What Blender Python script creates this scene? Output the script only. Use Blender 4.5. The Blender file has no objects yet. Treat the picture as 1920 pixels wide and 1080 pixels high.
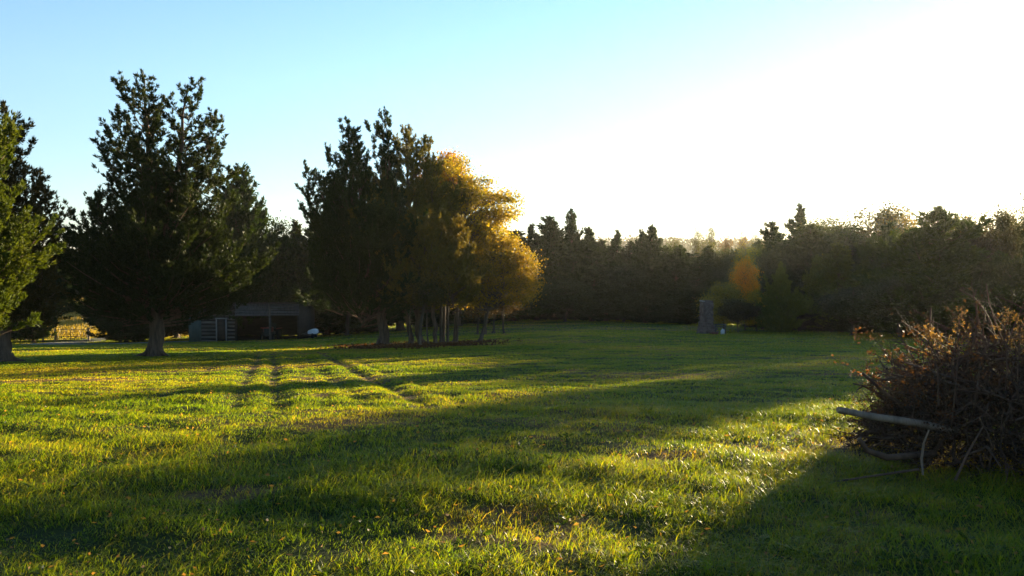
import bpy, math, random
import numpy as np
from math import radians, sin, cos, pi
from mathutils import Vector

# ------------------------------------------------------------------ camera
scene = bpy.context.scene
COL = scene.collection
EYE = 1.7
F = 1507.0                      # focal length in pixels of a 1920 wide picture
PITCH = math.atan(60.0 / F)     # the horizon stands 60 px above the middle
cam_d = bpy.data.cameras.new("camera")
cam = bpy.data.objects.new("camera", cam_d)
COL.objects.link(cam)
cam_d.sensor_width = 36.0
cam_d.lens = 36.0 * F / 1920.0
cam_d.clip_start = 0.1
cam_d.clip_end = 6000
cam.location = (0, 0, EYE)
cam.rotation_euler = (pi / 2 - PITCH, 0, 0)
scene.camera = cam

# ------------------------------------------------------------------ sky, sun
SUN_EL, SUN_AZ = radians(5.4), radians(38.5)      # azimuth clockwise from straight ahead
world = bpy.data.worlds.new("World")
scene.world = world
world.use_nodes = True
wn = world.node_tree.nodes
wl = world.node_tree.links
bg = wn["Background"]
sky = wn.new("ShaderNodeTexSky")
sky.sky_type = 'NISHITA'
sky.sun_disc = False
sky.sun_elevation = SUN_EL
sky.sun_rotation = SUN_AZ
sky.air_density = 1.0
sky.dust_density = 0.15
sky.ozone_density = 3.0
pale = wn.new("ShaderNodeMix"); pale.data_type = 'RGBA'; pale.blend_type = 'ADD'; pale.clamp_result = False
pale.inputs[0].default_value = 1.0; pale.inputs[7].default_value = (0.85, 2.0, 2.9, 1)   # thin high veil, evenly pale
stc = wn.new("ShaderNodeTexCoord"); sxyz = wn.new("ShaderNodeSeparateXYZ"); vr = wn.new("ShaderNodeValToRGB")
wl.new(stc.outputs["Generated"], sxyz.inputs[0]); wl.new(sxyz.outputs[2], vr.inputs[0])
ve = vr.color_ramp.elements; ve.new(0.2); ve.new(0.36)          # the veil is thick low down and thins out overhead
for e_, (p_, c_) in zip(ve, ((0.0, (0.50, 0.62, 0.70)), (0.2, (0.40, 0.60, 0.76)), (0.36, (0.20, 0.42, 0.66)), (0.75, (0.02, 0.04, 0.08)))): e_.position = p_; e_.color = (*c_, 1)
vsc = wn.new("ShaderNodeMix"); vsc.data_type = 'RGBA'; vsc.blend_type = 'MULTIPLY'; vsc.inputs[0].default_value = 1.0; vsc.clamp_result = False
vsd = wn.new("ShaderNodeVectorMath"); vsd.operation = 'DOT_PRODUCT'; wl.new(stc.outputs["Generated"], vsd.inputs[0])
vsd.inputs[1].default_value = (sin(SUN_AZ), cos(SUN_AZ), 0.0)
vmr = wn.new("ShaderNodeMapRange"); wl.new(vsd.outputs["Value"], vmr.inputs[0])        # and it is brighter on the sun's side
for i_, v_ in zip((1, 2, 3, 4), (-0.7, 0.95, 0.3, 4.6)): vmr.inputs[i_].default_value = v_
wl.new(vmr.outputs[0], vsc.inputs[7]); wl.new(vr.outputs[0], vsc.inputs[6]); wl.new(vsc.outputs[2], pale.inputs[7])
wl.new(sky.outputs[0], pale.inputs[6]); wl.new(pale.outputs[2], bg.inputs[0])
bg.inputs[1].default_value = 0.05

sun_d = bpy.data.lights.new("sun", 'SUN')
sun_d.energy = 5.0
sun_d.angle = radians(0.55)
sun_d.color = (1.0, 0.80, 0.50)
sun = bpy.data.objects.new("sun", sun_d)
COL.objects.link(sun)
sdir = Vector((sin(SUN_AZ) * cos(SUN_EL), cos(SUN_AZ) * cos(SUN_EL), sin(SUN_EL)))
sun.rotation_euler = sdir.to_track_quat('Z', 'Y').to_euler()
sun.location = (30, 30, 30)

scene.view_settings.view_transform = 'Standard'
scene.view_settings.look = 'None'
scene.view_settings.gamma = 1.0
scene.view_settings.exposure = 2.25

# ------------------------------------------------------------------ helpers
def link(o, parent=None):
    COL.objects.link(o)
    if parent is not None:
        o.parent = parent
    return o

def tag(o, label=None, cat=None, group=None, kind=None):
    if label: o["label"] = label
    if cat: o["category"] = cat
    if group: o["group"] = group
    if kind: o["kind"] = kind
    return o

def empty(name, loc, rz=0.0):
    o = bpy.data.objects.new(name, None)
    o.empty_display_size = 0.3
    o.location = loc
    o.rotation_euler = (0, 0, rz)
    return link(o)

def np_mesh(name, verts, quads=None, tris=None, smooth=False):
    """fast mesh from arrays"""
    verts = np.asarray(verts, np.float32).reshape(-1, 3)
    me = bpy.data.meshes.new(name)
    nq = 0 if quads is None else len(quads)
    nt = 0 if tris is None else len(tris)
    me.vertices.add(len(verts))
    me.vertices.foreach_set("co", verts.ravel())
    idx = []
    if nq: idx.append(np.asarray(quads, np.int32).ravel())
    if nt: idx.append(np.asarray(tris, np.int32).ravel())
    idx = np.concatenate(idx)
    me.loops.add(len(idx))
    me.loops.foreach_set("vertex_index", idx)
    me.polygons.add(nq + nt)
    starts = np.concatenate([np.arange(nq) * 4, nq * 4 + np.arange(nt) * 3]).astype(np.int32)
    me.polygons.foreach_set("loop_start", starts)
    try:
        tot = np.concatenate([np.full(nq, 4), np.full(nt, 3)]).astype(np.int32)
        me.polygons.foreach_set("loop_total", tot)
    except Exception:
        pass
    if smooth:
        me.polygons.foreach_set("use_smooth", np.ones(nq + nt, bool))
    me.update(calc_edges=True)
    me.validate()
    return me

class MB:
    """collects tubes, boxes and prisms into one mesh"""
    def __init__(s): s.v = []; s.q = []; s.t = []; s.n = 0
    def add(s, v, q=None, t=None):
        v = np.asarray(v, float).reshape(-1, 3)
        s.v.append(v)
        if q is not None and len(q): s.q.append(np.asarray(q, int) + s.n)
        if t is not None and len(t): s.t.append(np.asarray(t, int) + s.n)
        s.n += len(v)
    def tube(s, pts, rad, k=6, cap=False):
        pts = np.asarray(pts, float); n = len(pts)
        rad = np.broadcast_to(np.asarray(rad, float), (n,))
        tan = np.gradient(pts, axis=0)
        tan /= np.linalg.norm(tan, axis=1)[:, None] + 1e-9
        ref = np.where(np.abs(tan[:, 2:3]) > 0.9, np.array([[1., 0, 0]]), np.array([[0, 0, 1.]]))
        a = np.cross(tan, ref); a /= np.linalg.norm(a, axis=1)[:, None] + 1e-9
        for i in range(1, n):                      # keep the frame from flipping
            p = a[i - 1] - tan[i] * np.dot(a[i - 1], tan[i])
            l = np.linalg.norm(p)
            if l > 1e-6: a[i] = p / l
        b = np.cross(tan, a)
        th = np.arange(k) * 2 * pi / k
        ring = (a[:, None, :] * np.cos(th)[None, :, None] + b[:, None, :] * np.sin(th)[None, :, None])
        v = pts[:, None, :] + ring * rad[:, None, None]
        i = np.arange(n - 1)[:, None] * k; j = np.arange(k)[None, :]; j2 = (j + 1) % k
        q = np.stack([i + j, i + j2, i + k + j2, i + k + j], -1).reshape(-1, 4)
        s.add(v, q)
        if cap:
            for e, o in ((0, 0), (n - 1, (n - 1) * k)):
                c = np.vstack([v[e], pts[e]])
                tt = [(m, (m + 1) % k, k) for m in range(k)]
                s.add(c, None, tt)
    def box(s, c, d, rz=0.0, jit=0.0, rng=None):
        c = np.asarray(c, float); d = np.asarray(d, float) / 2
        v = np.array([[x, y, z] for z in (-1, 1) for y in (-1, 1) for x in (-1, 1)], float) * d
        if jit and rng is not None: v = v + rng.normal(0, jit, v.shape)
        cz, sz = cos(rz), sin(rz)
        v = np.stack([v[:, 0] * cz - v[:, 1] * sz, v[:, 0] * sz + v[:, 1] * cz, v[:, 2]], 1) + c
        s.add(v, [(0, 2, 3, 1), (4, 5, 7, 6), (0, 1, 5, 4), (2, 6, 7, 3), (0, 4, 6, 2), (1, 3, 7, 5)])
    def mesh(s, name, smooth=False):
        return np_mesh(name, np.concatenate(s.v), np.concatenate(s.q) if s.q else None,
                       np.concatenate(s.t) if s.t else None, smooth)
    def build(s, name, m, parent=None, smooth=False, bevel=0.0):
        me = s.mesh(name, smooth); me.materials.append(m)
        o = link(bpy.data.objects.new(name, me), parent)
        if bevel:
            b = o.modifiers.new("bevel", 'BEVEL'); b.width = bevel; b.segments = 2; b.limit_method = 'ANGLE'
        return o

# ------------------------------------------------------------------ terrain
def zpx(py, d):                 # height of a point at forward distance d seen at row py (of 1080)
    return EYE - (math.tan(math.atan((py - 540) / F) + PITCH)) * d
def txpx(px): return (px - 960) / F

CT = []                         # control points: (tan azimuth, distance, z)
for tx in (-1.4, -0.7, 0, 0.7, 1.4):
    for d in (2.5, 5.0, 7.5):
        CT.append((tx, d, 0.0))
for px, py, d in ((0, 745, 11.5), (480, 745, 11.5), (960, 745, 11.5), (1440, 742, 11.5), (1920, 742, 11.6),
                  (0, 705, 19), (480, 697, 19), (960, 690, 20), (1440, 688, 20), (1920, 690, 20),
                  (10, 684, 25), (288, 668, 32), (600, 662, 33), (960, 655, 33), (1300, 655, 33), (1650, 655, 33), (1920, 660, 33),
                  (60, 655, 45), (400, 655, 46), (716, 650, 45), (830, 645, 48), (1050, 628, 52), (1325, 626, 57), (1600, 630, 54), (1900, 640, 50),
                  (0, 648, 66), (140, 646, 72), (365, 641, 70), (560, 636, 70), (800, 622, 75), (1000, 611, 80), (1150, 605, 88), (1325, 612, 75), (1600, 618, 75), (1920, 625, 75),
                  (140, 641, 86), (560, 628, 90), (960, 600, 100), (1250, 598, 110), (1600, 600, 110), (1920, 605, 110),
                  (0, 605, 140), (140, 598, 150), (400, 590, 150), (960, 560, 180), (1500, 550, 180), (1920, 550, 180),
                  (-800, 700, 30), (-800, 660, 60), (2700, 690, 30), (2700, 650, 60), (-800, 600, 140), (2700, 600, 140),
                  (-800, 500, 500), (200, 500, 500), (960, 500, 500), (1500, 500, 500), (2700, 500, 500),
                  (-800, 486, 2500), (960, 486, 2500), (2700, 486, 2500)):
    CT.append((txpx(px), d, zpx(py, d)))
CT = np.array(CT)
_P = np.stack([CT[:, 0] * 1.6, np.log(CT[:, 1])], 1)
def _U(r2): return 0.5 * r2 * np.log(r2 + 1e-12)
_n = len(_P)
_K = _U(((_P[:, None] - _P[None]) ** 2).sum(-1)) + np.eye(_n) * 0.004
_A = np.zeros((_n + 3, _n + 3)); _A[:_n, :_n] = _K; _A[:_n, _n] = 1; _A[:_n, _n + 1:] = _P
_A[_n, :_n] = 1; _A[_n + 1:, :_n] = _P.T
_W = np.linalg.solve(_A, np.concatenate([CT[:, 2] / CT[:, 1] ** 0.5, np.zeros(3)]))

_rs = np.random.RandomState(3)
_K1 = _rs.normal(0, 1, (14, 2)); _PH = _rs.uniform(0, 6.28, 14)
def wav(x, y, L, o=0):          # cheap smooth noise, -1..1, wavelength about L
    s = 0
    for i in range(o, o + 5):
        k = _K1[i % 14]; s = s + np.sin((x * k[0] + y * k[1]) * 6.28 / L + _PH[i % 14] + o)
    return s / 3.0

def ground_z(x, y, detail=True):
    x = np.atleast_1d(np.asarray(x, float)); y = np.atleast_1d(np.asarray(y, float))
    d = np.clip(y, 2.5, 4000)
    tx = np.clip(x / d, -1.4, 1.4)
    out = np.empty_like(x)
    for i in range(0, len(x), 50000):
        P = np.stack([tx[i:i+50000] * 1.6, np.log(d[i:i+50000])], 1)
        r2 = ((P[:, None] - _P[None]) ** 2).sum(-1)
        out[i:i+50000] = _U(r2) @ _W[:_n] + _W[_n] + P @ _W[_n + 1:]
    z = out * np.sqrt(d)
    nearf = np.clip((d - 4) / 8, 0, 1)
    z = z * np.clip((y - 1) / 6, 0, 1)
    if detail:
        fade = np.clip(1.6 - d / 80, 0, 1)
        z = z + fade * (0.026 * wav(x, y, 5.0) + 0.020 * wav(x, y, 1.7, 5) + 0.012 * wav(x, y, 0.6, 2))
        u = x + 0.3 * y                         # old wheel tracks heading for the shed
        m = np.clip((y - 9) / 3, 0, 1) * np.clip((36 - y) / 6, 0, 1)
        for c, a in ((-0.5, 1), (0.05, 1.1), (0.75, .5), (1.2, .7), (2.0, 1.4), (2.6, .5), (-1.6, .4)):
            g = (u - c + 0.03 * np.sin(y * 0.5 + c)) / 0.18
            z = z + m * a * (0.008 * np.exp(-((g - 2.2) ** 2)) - 0.065 * np.exp(-g * g)) * (0.85 + 0.3 * wav(x, y, 3.0, 3))
    return z
def gz(x, y): return float(ground_z([x], [y])[0])
def at(px, d):                  # ground point in column px at forward distance d
    x = txpx(px) * d
    return Vector((x, d, gz(x, d)))
def gpx(px, py):                # ground point seen at pixel px, py
    lo = 3.0
    for d in np.geomspace(3.5, 200, 400):
        if gz(txpx(px) * d, d) >= zpx(py, d): return at(px, d)
    return at(px, 100)

# ------------------------------------------------------------------ materials
def new_mat(name):
    m = bpy.data.materials.new(name); m.use_nodes = True
    nt = m.node_tree
    return m, nt.nodes, nt.links, nt.nodes["Principled BSDF"]

def ramp(N, L, src, stops):
    r = N.new("ShaderNodeValToRGB")
    el = r.color_ramp.elements
    while len(el) < len(stops): el.new(0.5)
    for e, (p, c) in zip(el, stops): e.position = p; e.color = (*c, 1)
    L.new(src, r.inputs[0]); return r

def noise(N, L, scale, detail=4, rough=0.55, coord=None, sc=None):
    n = N.new("ShaderNodeTexNoise"); n.inputs["Scale"].default_value = scale
    n.inputs["Detail"].default_value = detail; n.inputs["Roughness"].default_value = rough
    if coord is None:
        tc = N.new("ShaderNodeTexCoord"); coord = tc.outputs["Object"]
    if sc:
        mp = N.new("ShaderNodeMapping"); mp.inputs["Scale"].default_value = sc
        L.new(coord, mp.inputs[0]); coord = mp.outputs[0]
    L.new(coord, n.inputs["Vector"]); return n

def bump(N, L, h, B, strength=0.5, dist=0.05):
    b = N.new("ShaderNodeBump"); b.inputs["Strength"].default_value = strength; b.inputs["Distance"].default_value = dist
    L.new(h, b.inputs["Height"]); L.new(b.outputs[0], B.inputs["Normal"])

def mixrgb(N, L, f, a, b, mode='MIX'):
    m = N.new("ShaderNodeMix"); m.data_type = 'RGBA'; m.blend_type = mode
    for s, i in ((f, 0), (a, 6), (b, 7)):
        if hasattr(s, "links"): L.new(s, m.inputs[i])
        elif i == 0: m.inputs[0].default_value = s
        else: m.inputs[i].default_value = (*s, 1)
    return m.outputs[2]

def simple(name, c1, c2, scale=6, rough=0.85, sc=None, bmp=0.3, dist=0.02, metal=0.0):
    m, N, L, B = new_mat(name)
    n = noise(N, L, scale, 5, 0.6, None, sc)
    r = ramp(N, L, n.outputs[0], [(0.3, c1), (0.7, c2)])
    L.new(r.outputs[0], B.inputs["Base Color"])
    B.inputs["Roughness"].default_value = rough; B.inputs["Metallic"].default_value = metal
    B.inputs["Specular IOR Level"].default_value = 0.3
    if bmp: bump(N, L, n.outputs[0], B, bmp, dist)
    return m

def foliage_mat(name, transl=0.4, gloss=0.35):
    """leaf material tinted by the object's own colour; leaves vary by their own random value"""
    m, N, L, B = new_mat(name)
    oi = N.new("ShaderNodeObjectInfo")
    at_ = N.new("ShaderNodeAttribute"); at_.attribute_name = "rnd"
    r = ramp(N, L, at_.outputs["Fac"], [(0.0, (0.55, 0.6, 0.55)), (0.5, (1, 1, 1)), (0.85, (1.35, 1.2, 0.8)), (1.0, (1.9, 1.35, 0.6))])
    n = noise(N, L, 0.9, 3)
    r2 = ramp(N, L, n.outputs[0], [(0.3, (0.75, 0.85, 0.8)), (0.7, (1.25, 1.1, 0.9))])
    c = mixrgb(N, L, 1.0, oi.outputs["Color"], r.outputs[0], 'MULTIPLY')
    c = mixrgb(N, L, 1.0, c, r2.outputs[0], 'MULTIPLY')
    L.new(c, B.inputs["Base Color"])
    B.inputs["Roughness"].default_value = 0.55
    B.inputs["Specular IOR Level"].default_value = gloss
    tr = N.new("ShaderNodeBsdfTranslucent")
    ct = mixrgb(N, L, 1.0, c, (1.6, 1.5, 0.6), 'MULTIPLY')
    L.new(ct, tr.inputs[0])
    mx = N.new("ShaderNodeMixShader"); mx.inputs[0].default_value = transl
    L.new(B.outputs[0], mx.inputs[1]); L.new(tr.outputs[0], mx.inputs[2])
    L.new(mx.outputs[0], N["Material Output"].inputs[0])
    return m

M_CEDAR = foliage_mat("cedar_foliage", 0.30, 0.10)
M_LEAF = foliage_mat("autumn_leaves", 0.5, 0.3)

def bark_mat(name, c1, c2):
    m, N, L, B = new_mat(name)
    n = noise(N, L, 9, 6, 0.65, None, (1, 1, 0.15))
    r = ramp(N, L, n.outputs[0], [(0.3, c1), (0.65, c2)])
    L.new(r.outputs[0], B.inputs["Base Color"]); B.inputs["Roughness"].default_value = 0.9
    B.inputs["Specular IOR Level"].default_value = 0.2
    bump(N, L, n.outputs[0], B, 0.9, 0.04)
    return m
M_BARK = bark_mat("cedar_bark", (0.05, 0.033, 0.022), (0.17, 0.11, 0.075))
M_BARK2 = bark_mat("pale_bark", (0.045, 0.033, 0.024), (0.15, 0.115, 0.085))

# grass and ground share the same patches of green and dry
def lawn_colour(N, L):
    tc = N.new("ShaderNodeTexCoord"); P = tc.outputs["Object"]
    n1 = noise(N, L, 0.16, 4, 0.6, P); n2 = noise(N, L, 0.9, 4, 0.65, P); n3 = noise(N, L, 0.045, 2, 0.5, P)
    a = N.new("ShaderNodeMath"); a.operation = 'MULTIPLY_ADD'; a.inputs[1].default_value = 0.55
    L.new(n2.outputs[0], a.inputs[0]); L.new(n1.outputs[0], a.inputs[2])
    b = N.new("ShaderNodeMath"); b.operation = 'MULTIPLY_ADD'; b.inputs[1].default_value = 0.35
    L.new(n3.outputs[0], b.inputs[0]); L.new(a.outputs[0], b.inputs[2])
    soil = N.new("ShaderNodeAttribute"); soil.attribute_name = "soil"
    s = N.new("ShaderNodeMath"); s.operation = 'MULTIPLY_ADD'; s.inputs[1].default_value = 0.45
    L.new(soil.outputs["Fac"], s.inputs[0]); L.new(b.outputs[0], s.inputs[2])
    return s.outputs[0], P

m, N, L, B = new_mat("lawn_soil")
fac, P = lawn_colour(N, L)
r = ramp(N, L, fac, [(0.72, (0.022, 0.036, 0.008)), (0.95, (0.045, 0.056, 0.012)), (1.1, (0.11, 0.095, 0.025)), (1.0, (0.16, 0.10, 0.045))])
r.color_ramp.elements[2].position = 0.98
soil = N.new("ShaderNodeAttribute"); soil.attribute_name = "soil"
gold = N.new("ShaderNodeAttribute"); gold.attribute_name = "gold"
nf = noise(N, L, 6, 6, 0.7, P)
rs = ramp(N, L, nf.outputs[0], [(0.3, (0.05, 0.028, 0.014)), (0.7, (0.17, 0.095, 0.045))])
c = mixrgb(N, L, soil.outputs["Fac"], r.outputs[0], rs.outputs[0])
c = mixrgb(N, L, gold.outputs["Fac"], c, (0.52, 0.36, 0.10))
v = ramp(N, L, nf.outputs[0], [(0.3, (0.55, 0.55, 0.55)), (0.7, (1.3, 1.3, 1.3))])
c = mixrgb(N, L, 1.0, c, v.outputs[0], 'MULTIPLY')
L.new(c, B.inputs["Base Color"]); B.inputs["Roughness"].default_value = 0.95
B.inputs["Specular IOR Level"].default_value = 0.1
nb_ = noise(N, L, 14, 5, 0.7, P)
bump(N, L, nb_.outputs[0], B, 0.8, 0.05)
M_SOIL = m

m, N, L, B = new_mat("grass_blades")
fac, P = lawn_colour(N, L)
rn = N.new("ShaderNodeAttribute"); rn.attribute_name = "rnd"
a = N.new("ShaderNodeMath"); a.operation = 'MULTIPLY_ADD'; a.inputs[1].default_value = 0.5
L.new(rn.outputs["Fac"], a.inputs[0]); L.new(fac, a.inputs[2])
s_ = N.new("ShaderNodeMath"); s_.operation = 'MULTIPLY_ADD'; s_.inputs[1].default_value = 1.0; s_.inputs[2].default_value = -0.62
L.new(a.outputs[0], s_.inputs[0])
r = ramp(N, L, s_.outputs[0], [(0.14, (0.040, 0.085, 0.006)), (0.40, (0.090, 0.135, 0.007)), (0.60, (0.16, 0.165, 0.014)), (0.84, (0.30, 0.21, 0.05))])
gd = N.new("ShaderNodeAttribute"); gd.attribute_name = "gold"
c = mixrgb(N, L, gd.outputs["Fac"], r.outputs[0], (0.5, 0.36, 0.12))
L.new(c, B.inputs["Base Color"])
B.inputs["Roughness"].default_value = 0.38; B.inputs["Specular IOR Level"].default_value = 0.28
tr = N.new("ShaderNodeBsdfTranslucent")
ct = mixrgb(N, L, 1.0, c, (3.3, 2.95, 0.4), 'MULTIPLY'); L.new(ct, tr.inputs[0])
mx = N.new("ShaderNodeMixShader"); mx.inputs[0].default_value = 0.58
L.new(B.outputs[0], mx.inputs[1]); L.new(tr.outputs[0], mx.inputs[2]); L.new(mx.outputs[0], N["Material Output"].inputs[0])
M_GRASS = m

# ------------------------------------------------------------------ soil patches
SOIL = []                       # x, y, half width, half depth, strength
def soil_px(px, py, rx, ry, s):
    p = gpx(px, py); SOIL.append((p.x, p.y, rx, ry, s))
soil_px(760, 652, 4.5, 2.2, 1.0); soil_px(850, 644, 3.0, 2.0, 0.9); soil_px(690, 654, 2.5, 1.2, .8)
soil_px(540, 684, 3.2, 0.9, 0.55); soil_px(420, 690, 1.6, 0.7, 0.4); soil_px(500, 663, 4.0, 0.8, 0.5)
soil_px(60, 715, 2.2, 1.0, 0.55); soil_px(300, 697, 2.0, 0.8, 0.4); soil_px(600, 660, 3, 1, 0.6)
soil_px(640, 780, 1.8, 0.9, 0.30); soil_px(950, 990, 0.5, 0.5, 0.35); soil_px(420, 920, 0.35, 0.2, .7)
soil_px(1240, 860, 0.35, 0.2, .6)
SOIL.append((4.1, 6.9, 1.3, 1.1, 0.6))
def soil_f(x, y):
    s = np.zeros_like(x)
    for cx, cy, rx, ry, k in SOIL:
        q = ((x - cx) / rx) ** 2 + ((y - cy) / ry) ** 2 + 0.35 * wav(x * 1.0, y, max(rx, ry) * 0.9, 4)
        s = np.maximum(s, k * np.clip(1.35 - q, 0, 1))
    u = x + 0.3 * y
    m = np.clip((y - 9) / 3, 0, 1) * np.clip((36 - y) / 6, 0, 1)
    for c, a in ((-0.5, 1), (0.05, 1.1), (0.75, .5), (1.2, .7), (2.0, 1.4), (2.6, .5), (-1.6, .4)):
        s = np.maximum(s, 0.14 * a * m * np.exp(-((u - c + 0.03 * np.sin(y * 0.5 + c)) / 0.15) ** 2))
    return s
def gold_f(x, y):
    t = np.clip((y - 90 + 0.12 * x) / 6, 0, 1) * np.clip((-18 - x) / 8, 0, 1)
    return t * np.clip((260 - y) / 40, 0, 1)

# ------------------------------------------------------------------ ground sheet
def axis(lo, hi, fine, grow, c0=0.0):
    a = [c0]
    while a[-1] < hi: a.append(a[-1] + max(fine, grow * abs(a[-1])))
    b = [c0]
    while b[-1] > lo: b.append(b[-1] - max(fine, grow * abs(b[-1])))
    return np.array(sorted(set(a + b)))
gx = axis(-2400, 2400, 0.2, 0.022)
gy = axis(-60, 2600, 0.16, 0.016, 0.0)
X, Y = np.meshgrid(gx, gy)
Z = ground_z(X.ravel(), Y.ravel()) - 0.01
nx, ny = len(gx), len(gy)
i = np.arange(ny - 1)[:, None] * nx + np.arange(nx - 1)[None]
quads = np.stack([i, i + 1, i + nx + 1, i + nx], -1).reshape(-1, 4)
me = np_mesh("ground", np.stack([X.ravel(), Y.ravel(), Z], 1), quads, smooth=True)
a_ = me.attributes.new("soil", 'FLOAT', 'POINT'); a_.data.foreach_set("value", soil_f(X.ravel(), Y.ravel()).astype(np.float32))
a_ = me.attributes.new("gold", 'FLOAT', 'POINT'); a_.data.foreach_set("value", gold_f(X.ravel(), Y.ravel()).astype(np.float32))
me.materials.append(M_SOIL)
tag(link(bpy.data.objects.new("ground", me)), kind="structure")

# ------------------------------------------------------------------ grass
def make_grass():
    rng = np.random.RandomState(11)
    bands = [(3.2, 6.5, 3800), (6.5, 10, 2300), (10, 15, 1400), (15, 24, 650), (24, 40, 400), (40, 62, 140), (62, 105, 30)]
    xs, ys = [], []
    for d0, d1, dens in bands:
        w = 0.80
        area = w * (d1 ** 2 - d0 ** 2)
        n = int(area * dens)
        d = np.sqrt(rng.uniform(d0 ** 2, d1 ** 2, n)); t = rng.uniform(-w, w, n)
        xs.append(t * d); ys.append(d)
    x = np.concatenate(xs); y = np.concatenate(ys)
    # most blades gather in tufts round random centres
    n = len(x); nt_ = n // 22
    ti = rng.randint(0, n, nt_); tx_, ty_ = x[ti], y[ti]
    own = rng.randint(0, nt_, n)
    sel = rng.uniform(0, 1, n) < 0.55
    sp = 0.022 * (ty_[own] ** 0.75)
    x = np.where(sel, tx_[own] + rng.normal(0, 1, n) * sp, x); y = np.where(sel, ty_[own] + rng.normal(0, 1, n) * sp, y)
    hh = rng.uniform(0, 1, (nt_, 3))
    h1 = np.where(sel, hh[own, 0], rng.uniform(0, .7, n)); h2 = np.where(sel, hh[own, 1], rng.uniform(0, 1, n))
    soil_ = soil_f(x, y)
    keep = rng.uniform(0, 1, len(x)) > soil_ * 0.93
    bald = wav(x, y, 1.1, 6) + 0.6 * wav(x, y, 0.45, 1)
    keep &= ~((bald < -0.9) & (rng.uniform(0, 1, len(x)) < 0.75))
    x, y, soil_, h1, h2 = x[keep], y[keep], soil_[keep], h1[keep], h2[keep]
    n = len(x)
    z = ground_z(x, y) - 0.012
    lush = 1 + 0.38 * wav(x, y, 2.2, 1) + 0.25 * wav(x, y, 0.7, 7)
    right = np.clip((x - 0.5) / 3.0, 0, 1) * np.clip((12 - y) / 4, 0, 1)
    H = (0.038 + 0.035 * rng.beta(2, 3, n) + 0.03 * (h1 > 0.8)) * np.clip(lush, 0.45, 1.7) * (1 + 0.35 * right)
    H *= np.clip(1.0 - (y - 5) * 0.045, .55, 1) * np.clip(1 + (y - 16) * 0.02, 1, 1.8)
    H *= 1 - 0.5 * soil_
    W = (0.0024 + 0.0042 * rng.uniform(0, 1, n) ** 1.5) * np.clip(y / 6.5, 0.9, 14) ** 0.92
    az = rng.uniform(0, 2 * pi, n)
    dx = np.cos(az) * 0.7 + (h1 - .5) * 1.3; dy = np.sin(az) * 0.7 + (h2 - .5) * 1.3
    lean = H * (0.6 + 1.6 * rng.beta(1.6, 1.8, n)) * np.clip(1.1 - y * .006, .6, 1)
    px_ = -dy; py_ = dx; l = np.hypot(px_, py_) + 1e-6; px_ /= l; py_ /= l
    sg = rng.uniform(-.6, .6, n)
    c, s = np.cos(sg), np.sin(sg); px_, py_ = px_ * c - py_ * s, px_ * s + py_ * c
    P0 = np.stack([x, y, z], 1)
    side = np.stack([px_, py_, np.zeros(n)], 1) * (W / 2)[:, None]
    ld = np.stack([dx, dy, np.zeros(n)], 1) * lean[:, None]
    up = np.zeros((n, 3)); up[:, 2] = H
    v0 = P0 - side; v1 = P0 + side
    mid = P0 + ld * 0.35 + up * 0.6
    v2 = mid + side * 0.85; v3 = mid - side * 0.85
    v4 = P0 + ld + up * (0.75 + 0.25 * rng.uniform(-.6, 1, n))[:, None]
    V = np.stack([v0, v1, v2, v3, v4], 1).reshape(-1, 3)
    b = np.arange(n) * 5
    q = np.stack([b, b + 1, b + 2, b + 3], 1); t = np.stack([b + 3, b + 2, b + 4], 1)
    me = np_mesh("grass", V, q, t)
    rnd = np.clip(rng.beta(1.5, 3.2, n) + 0.16 * soil_ + 0.10 * (h2 - .5), 0, 1)
    a_ = me.attributes.new("rnd", 'FLOAT', 'POINT'); a_.data.foreach_set("value", np.repeat(rnd, 5).astype(np.float32))
    a_ = me.attributes.new("soil", 'FLOAT', 'POINT'); a_.data.foreach_set("value", np.repeat(soil_ * .6, 5).astype(np.float32))
    a_ = me.attributes.new("gold", 'FLOAT', 'POINT'); a_.data.foreach_set("value", np.repeat(gold_f(x, y), 5).astype(np.float32))
    me.materials.append(M_GRASS)
    tag(link(bpy.data.objects.new("grass", me)), "mown green and straw coloured lawn grass covering the field", "grass", kind="stuff")
make_grass()
def make_field():
    rng = np.random.RandomState(12); n = 60000
    d = rng.uniform(88, 240, n); x = rng.uniform(-.80, -.16, n) * d
    k = rng.uniform(0, 1, n) < gold_f(x, d); x, d = x[k], d[k]; n = len(x); z = ground_z(x, d, False) - .03
    h = rng.uniform(.25, .6, n); a = rng.uniform(0, pi, n); w = rng.uniform(.05, .16, n); l = rng.normal(0, .12, (n, 2))
    P = np.stack([x, d, z], 1); sd = np.stack([np.cos(a) * w, np.sin(a) * w, 0 * a], 1); tp = P + np.stack([l[:, 0], l[:, 1], h], 1)
    me = np_mesh("dry_field_grass", np.stack([P - sd, P + sd, tp + sd * .3, tp - sd * .3], 1).reshape(-1, 3), np.arange(n * 4).reshape(-1, 4))
    me.materials.append(M_LEAF)
    o = link(bpy.data.objects.new("dry_field_grass", me)); o.color = (0.40, 0.27, 0.07, 1)
    tag(o, "tall golden dry grass of the field beyond the farm gate", "grass", kind="stuff")
make_field()

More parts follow.
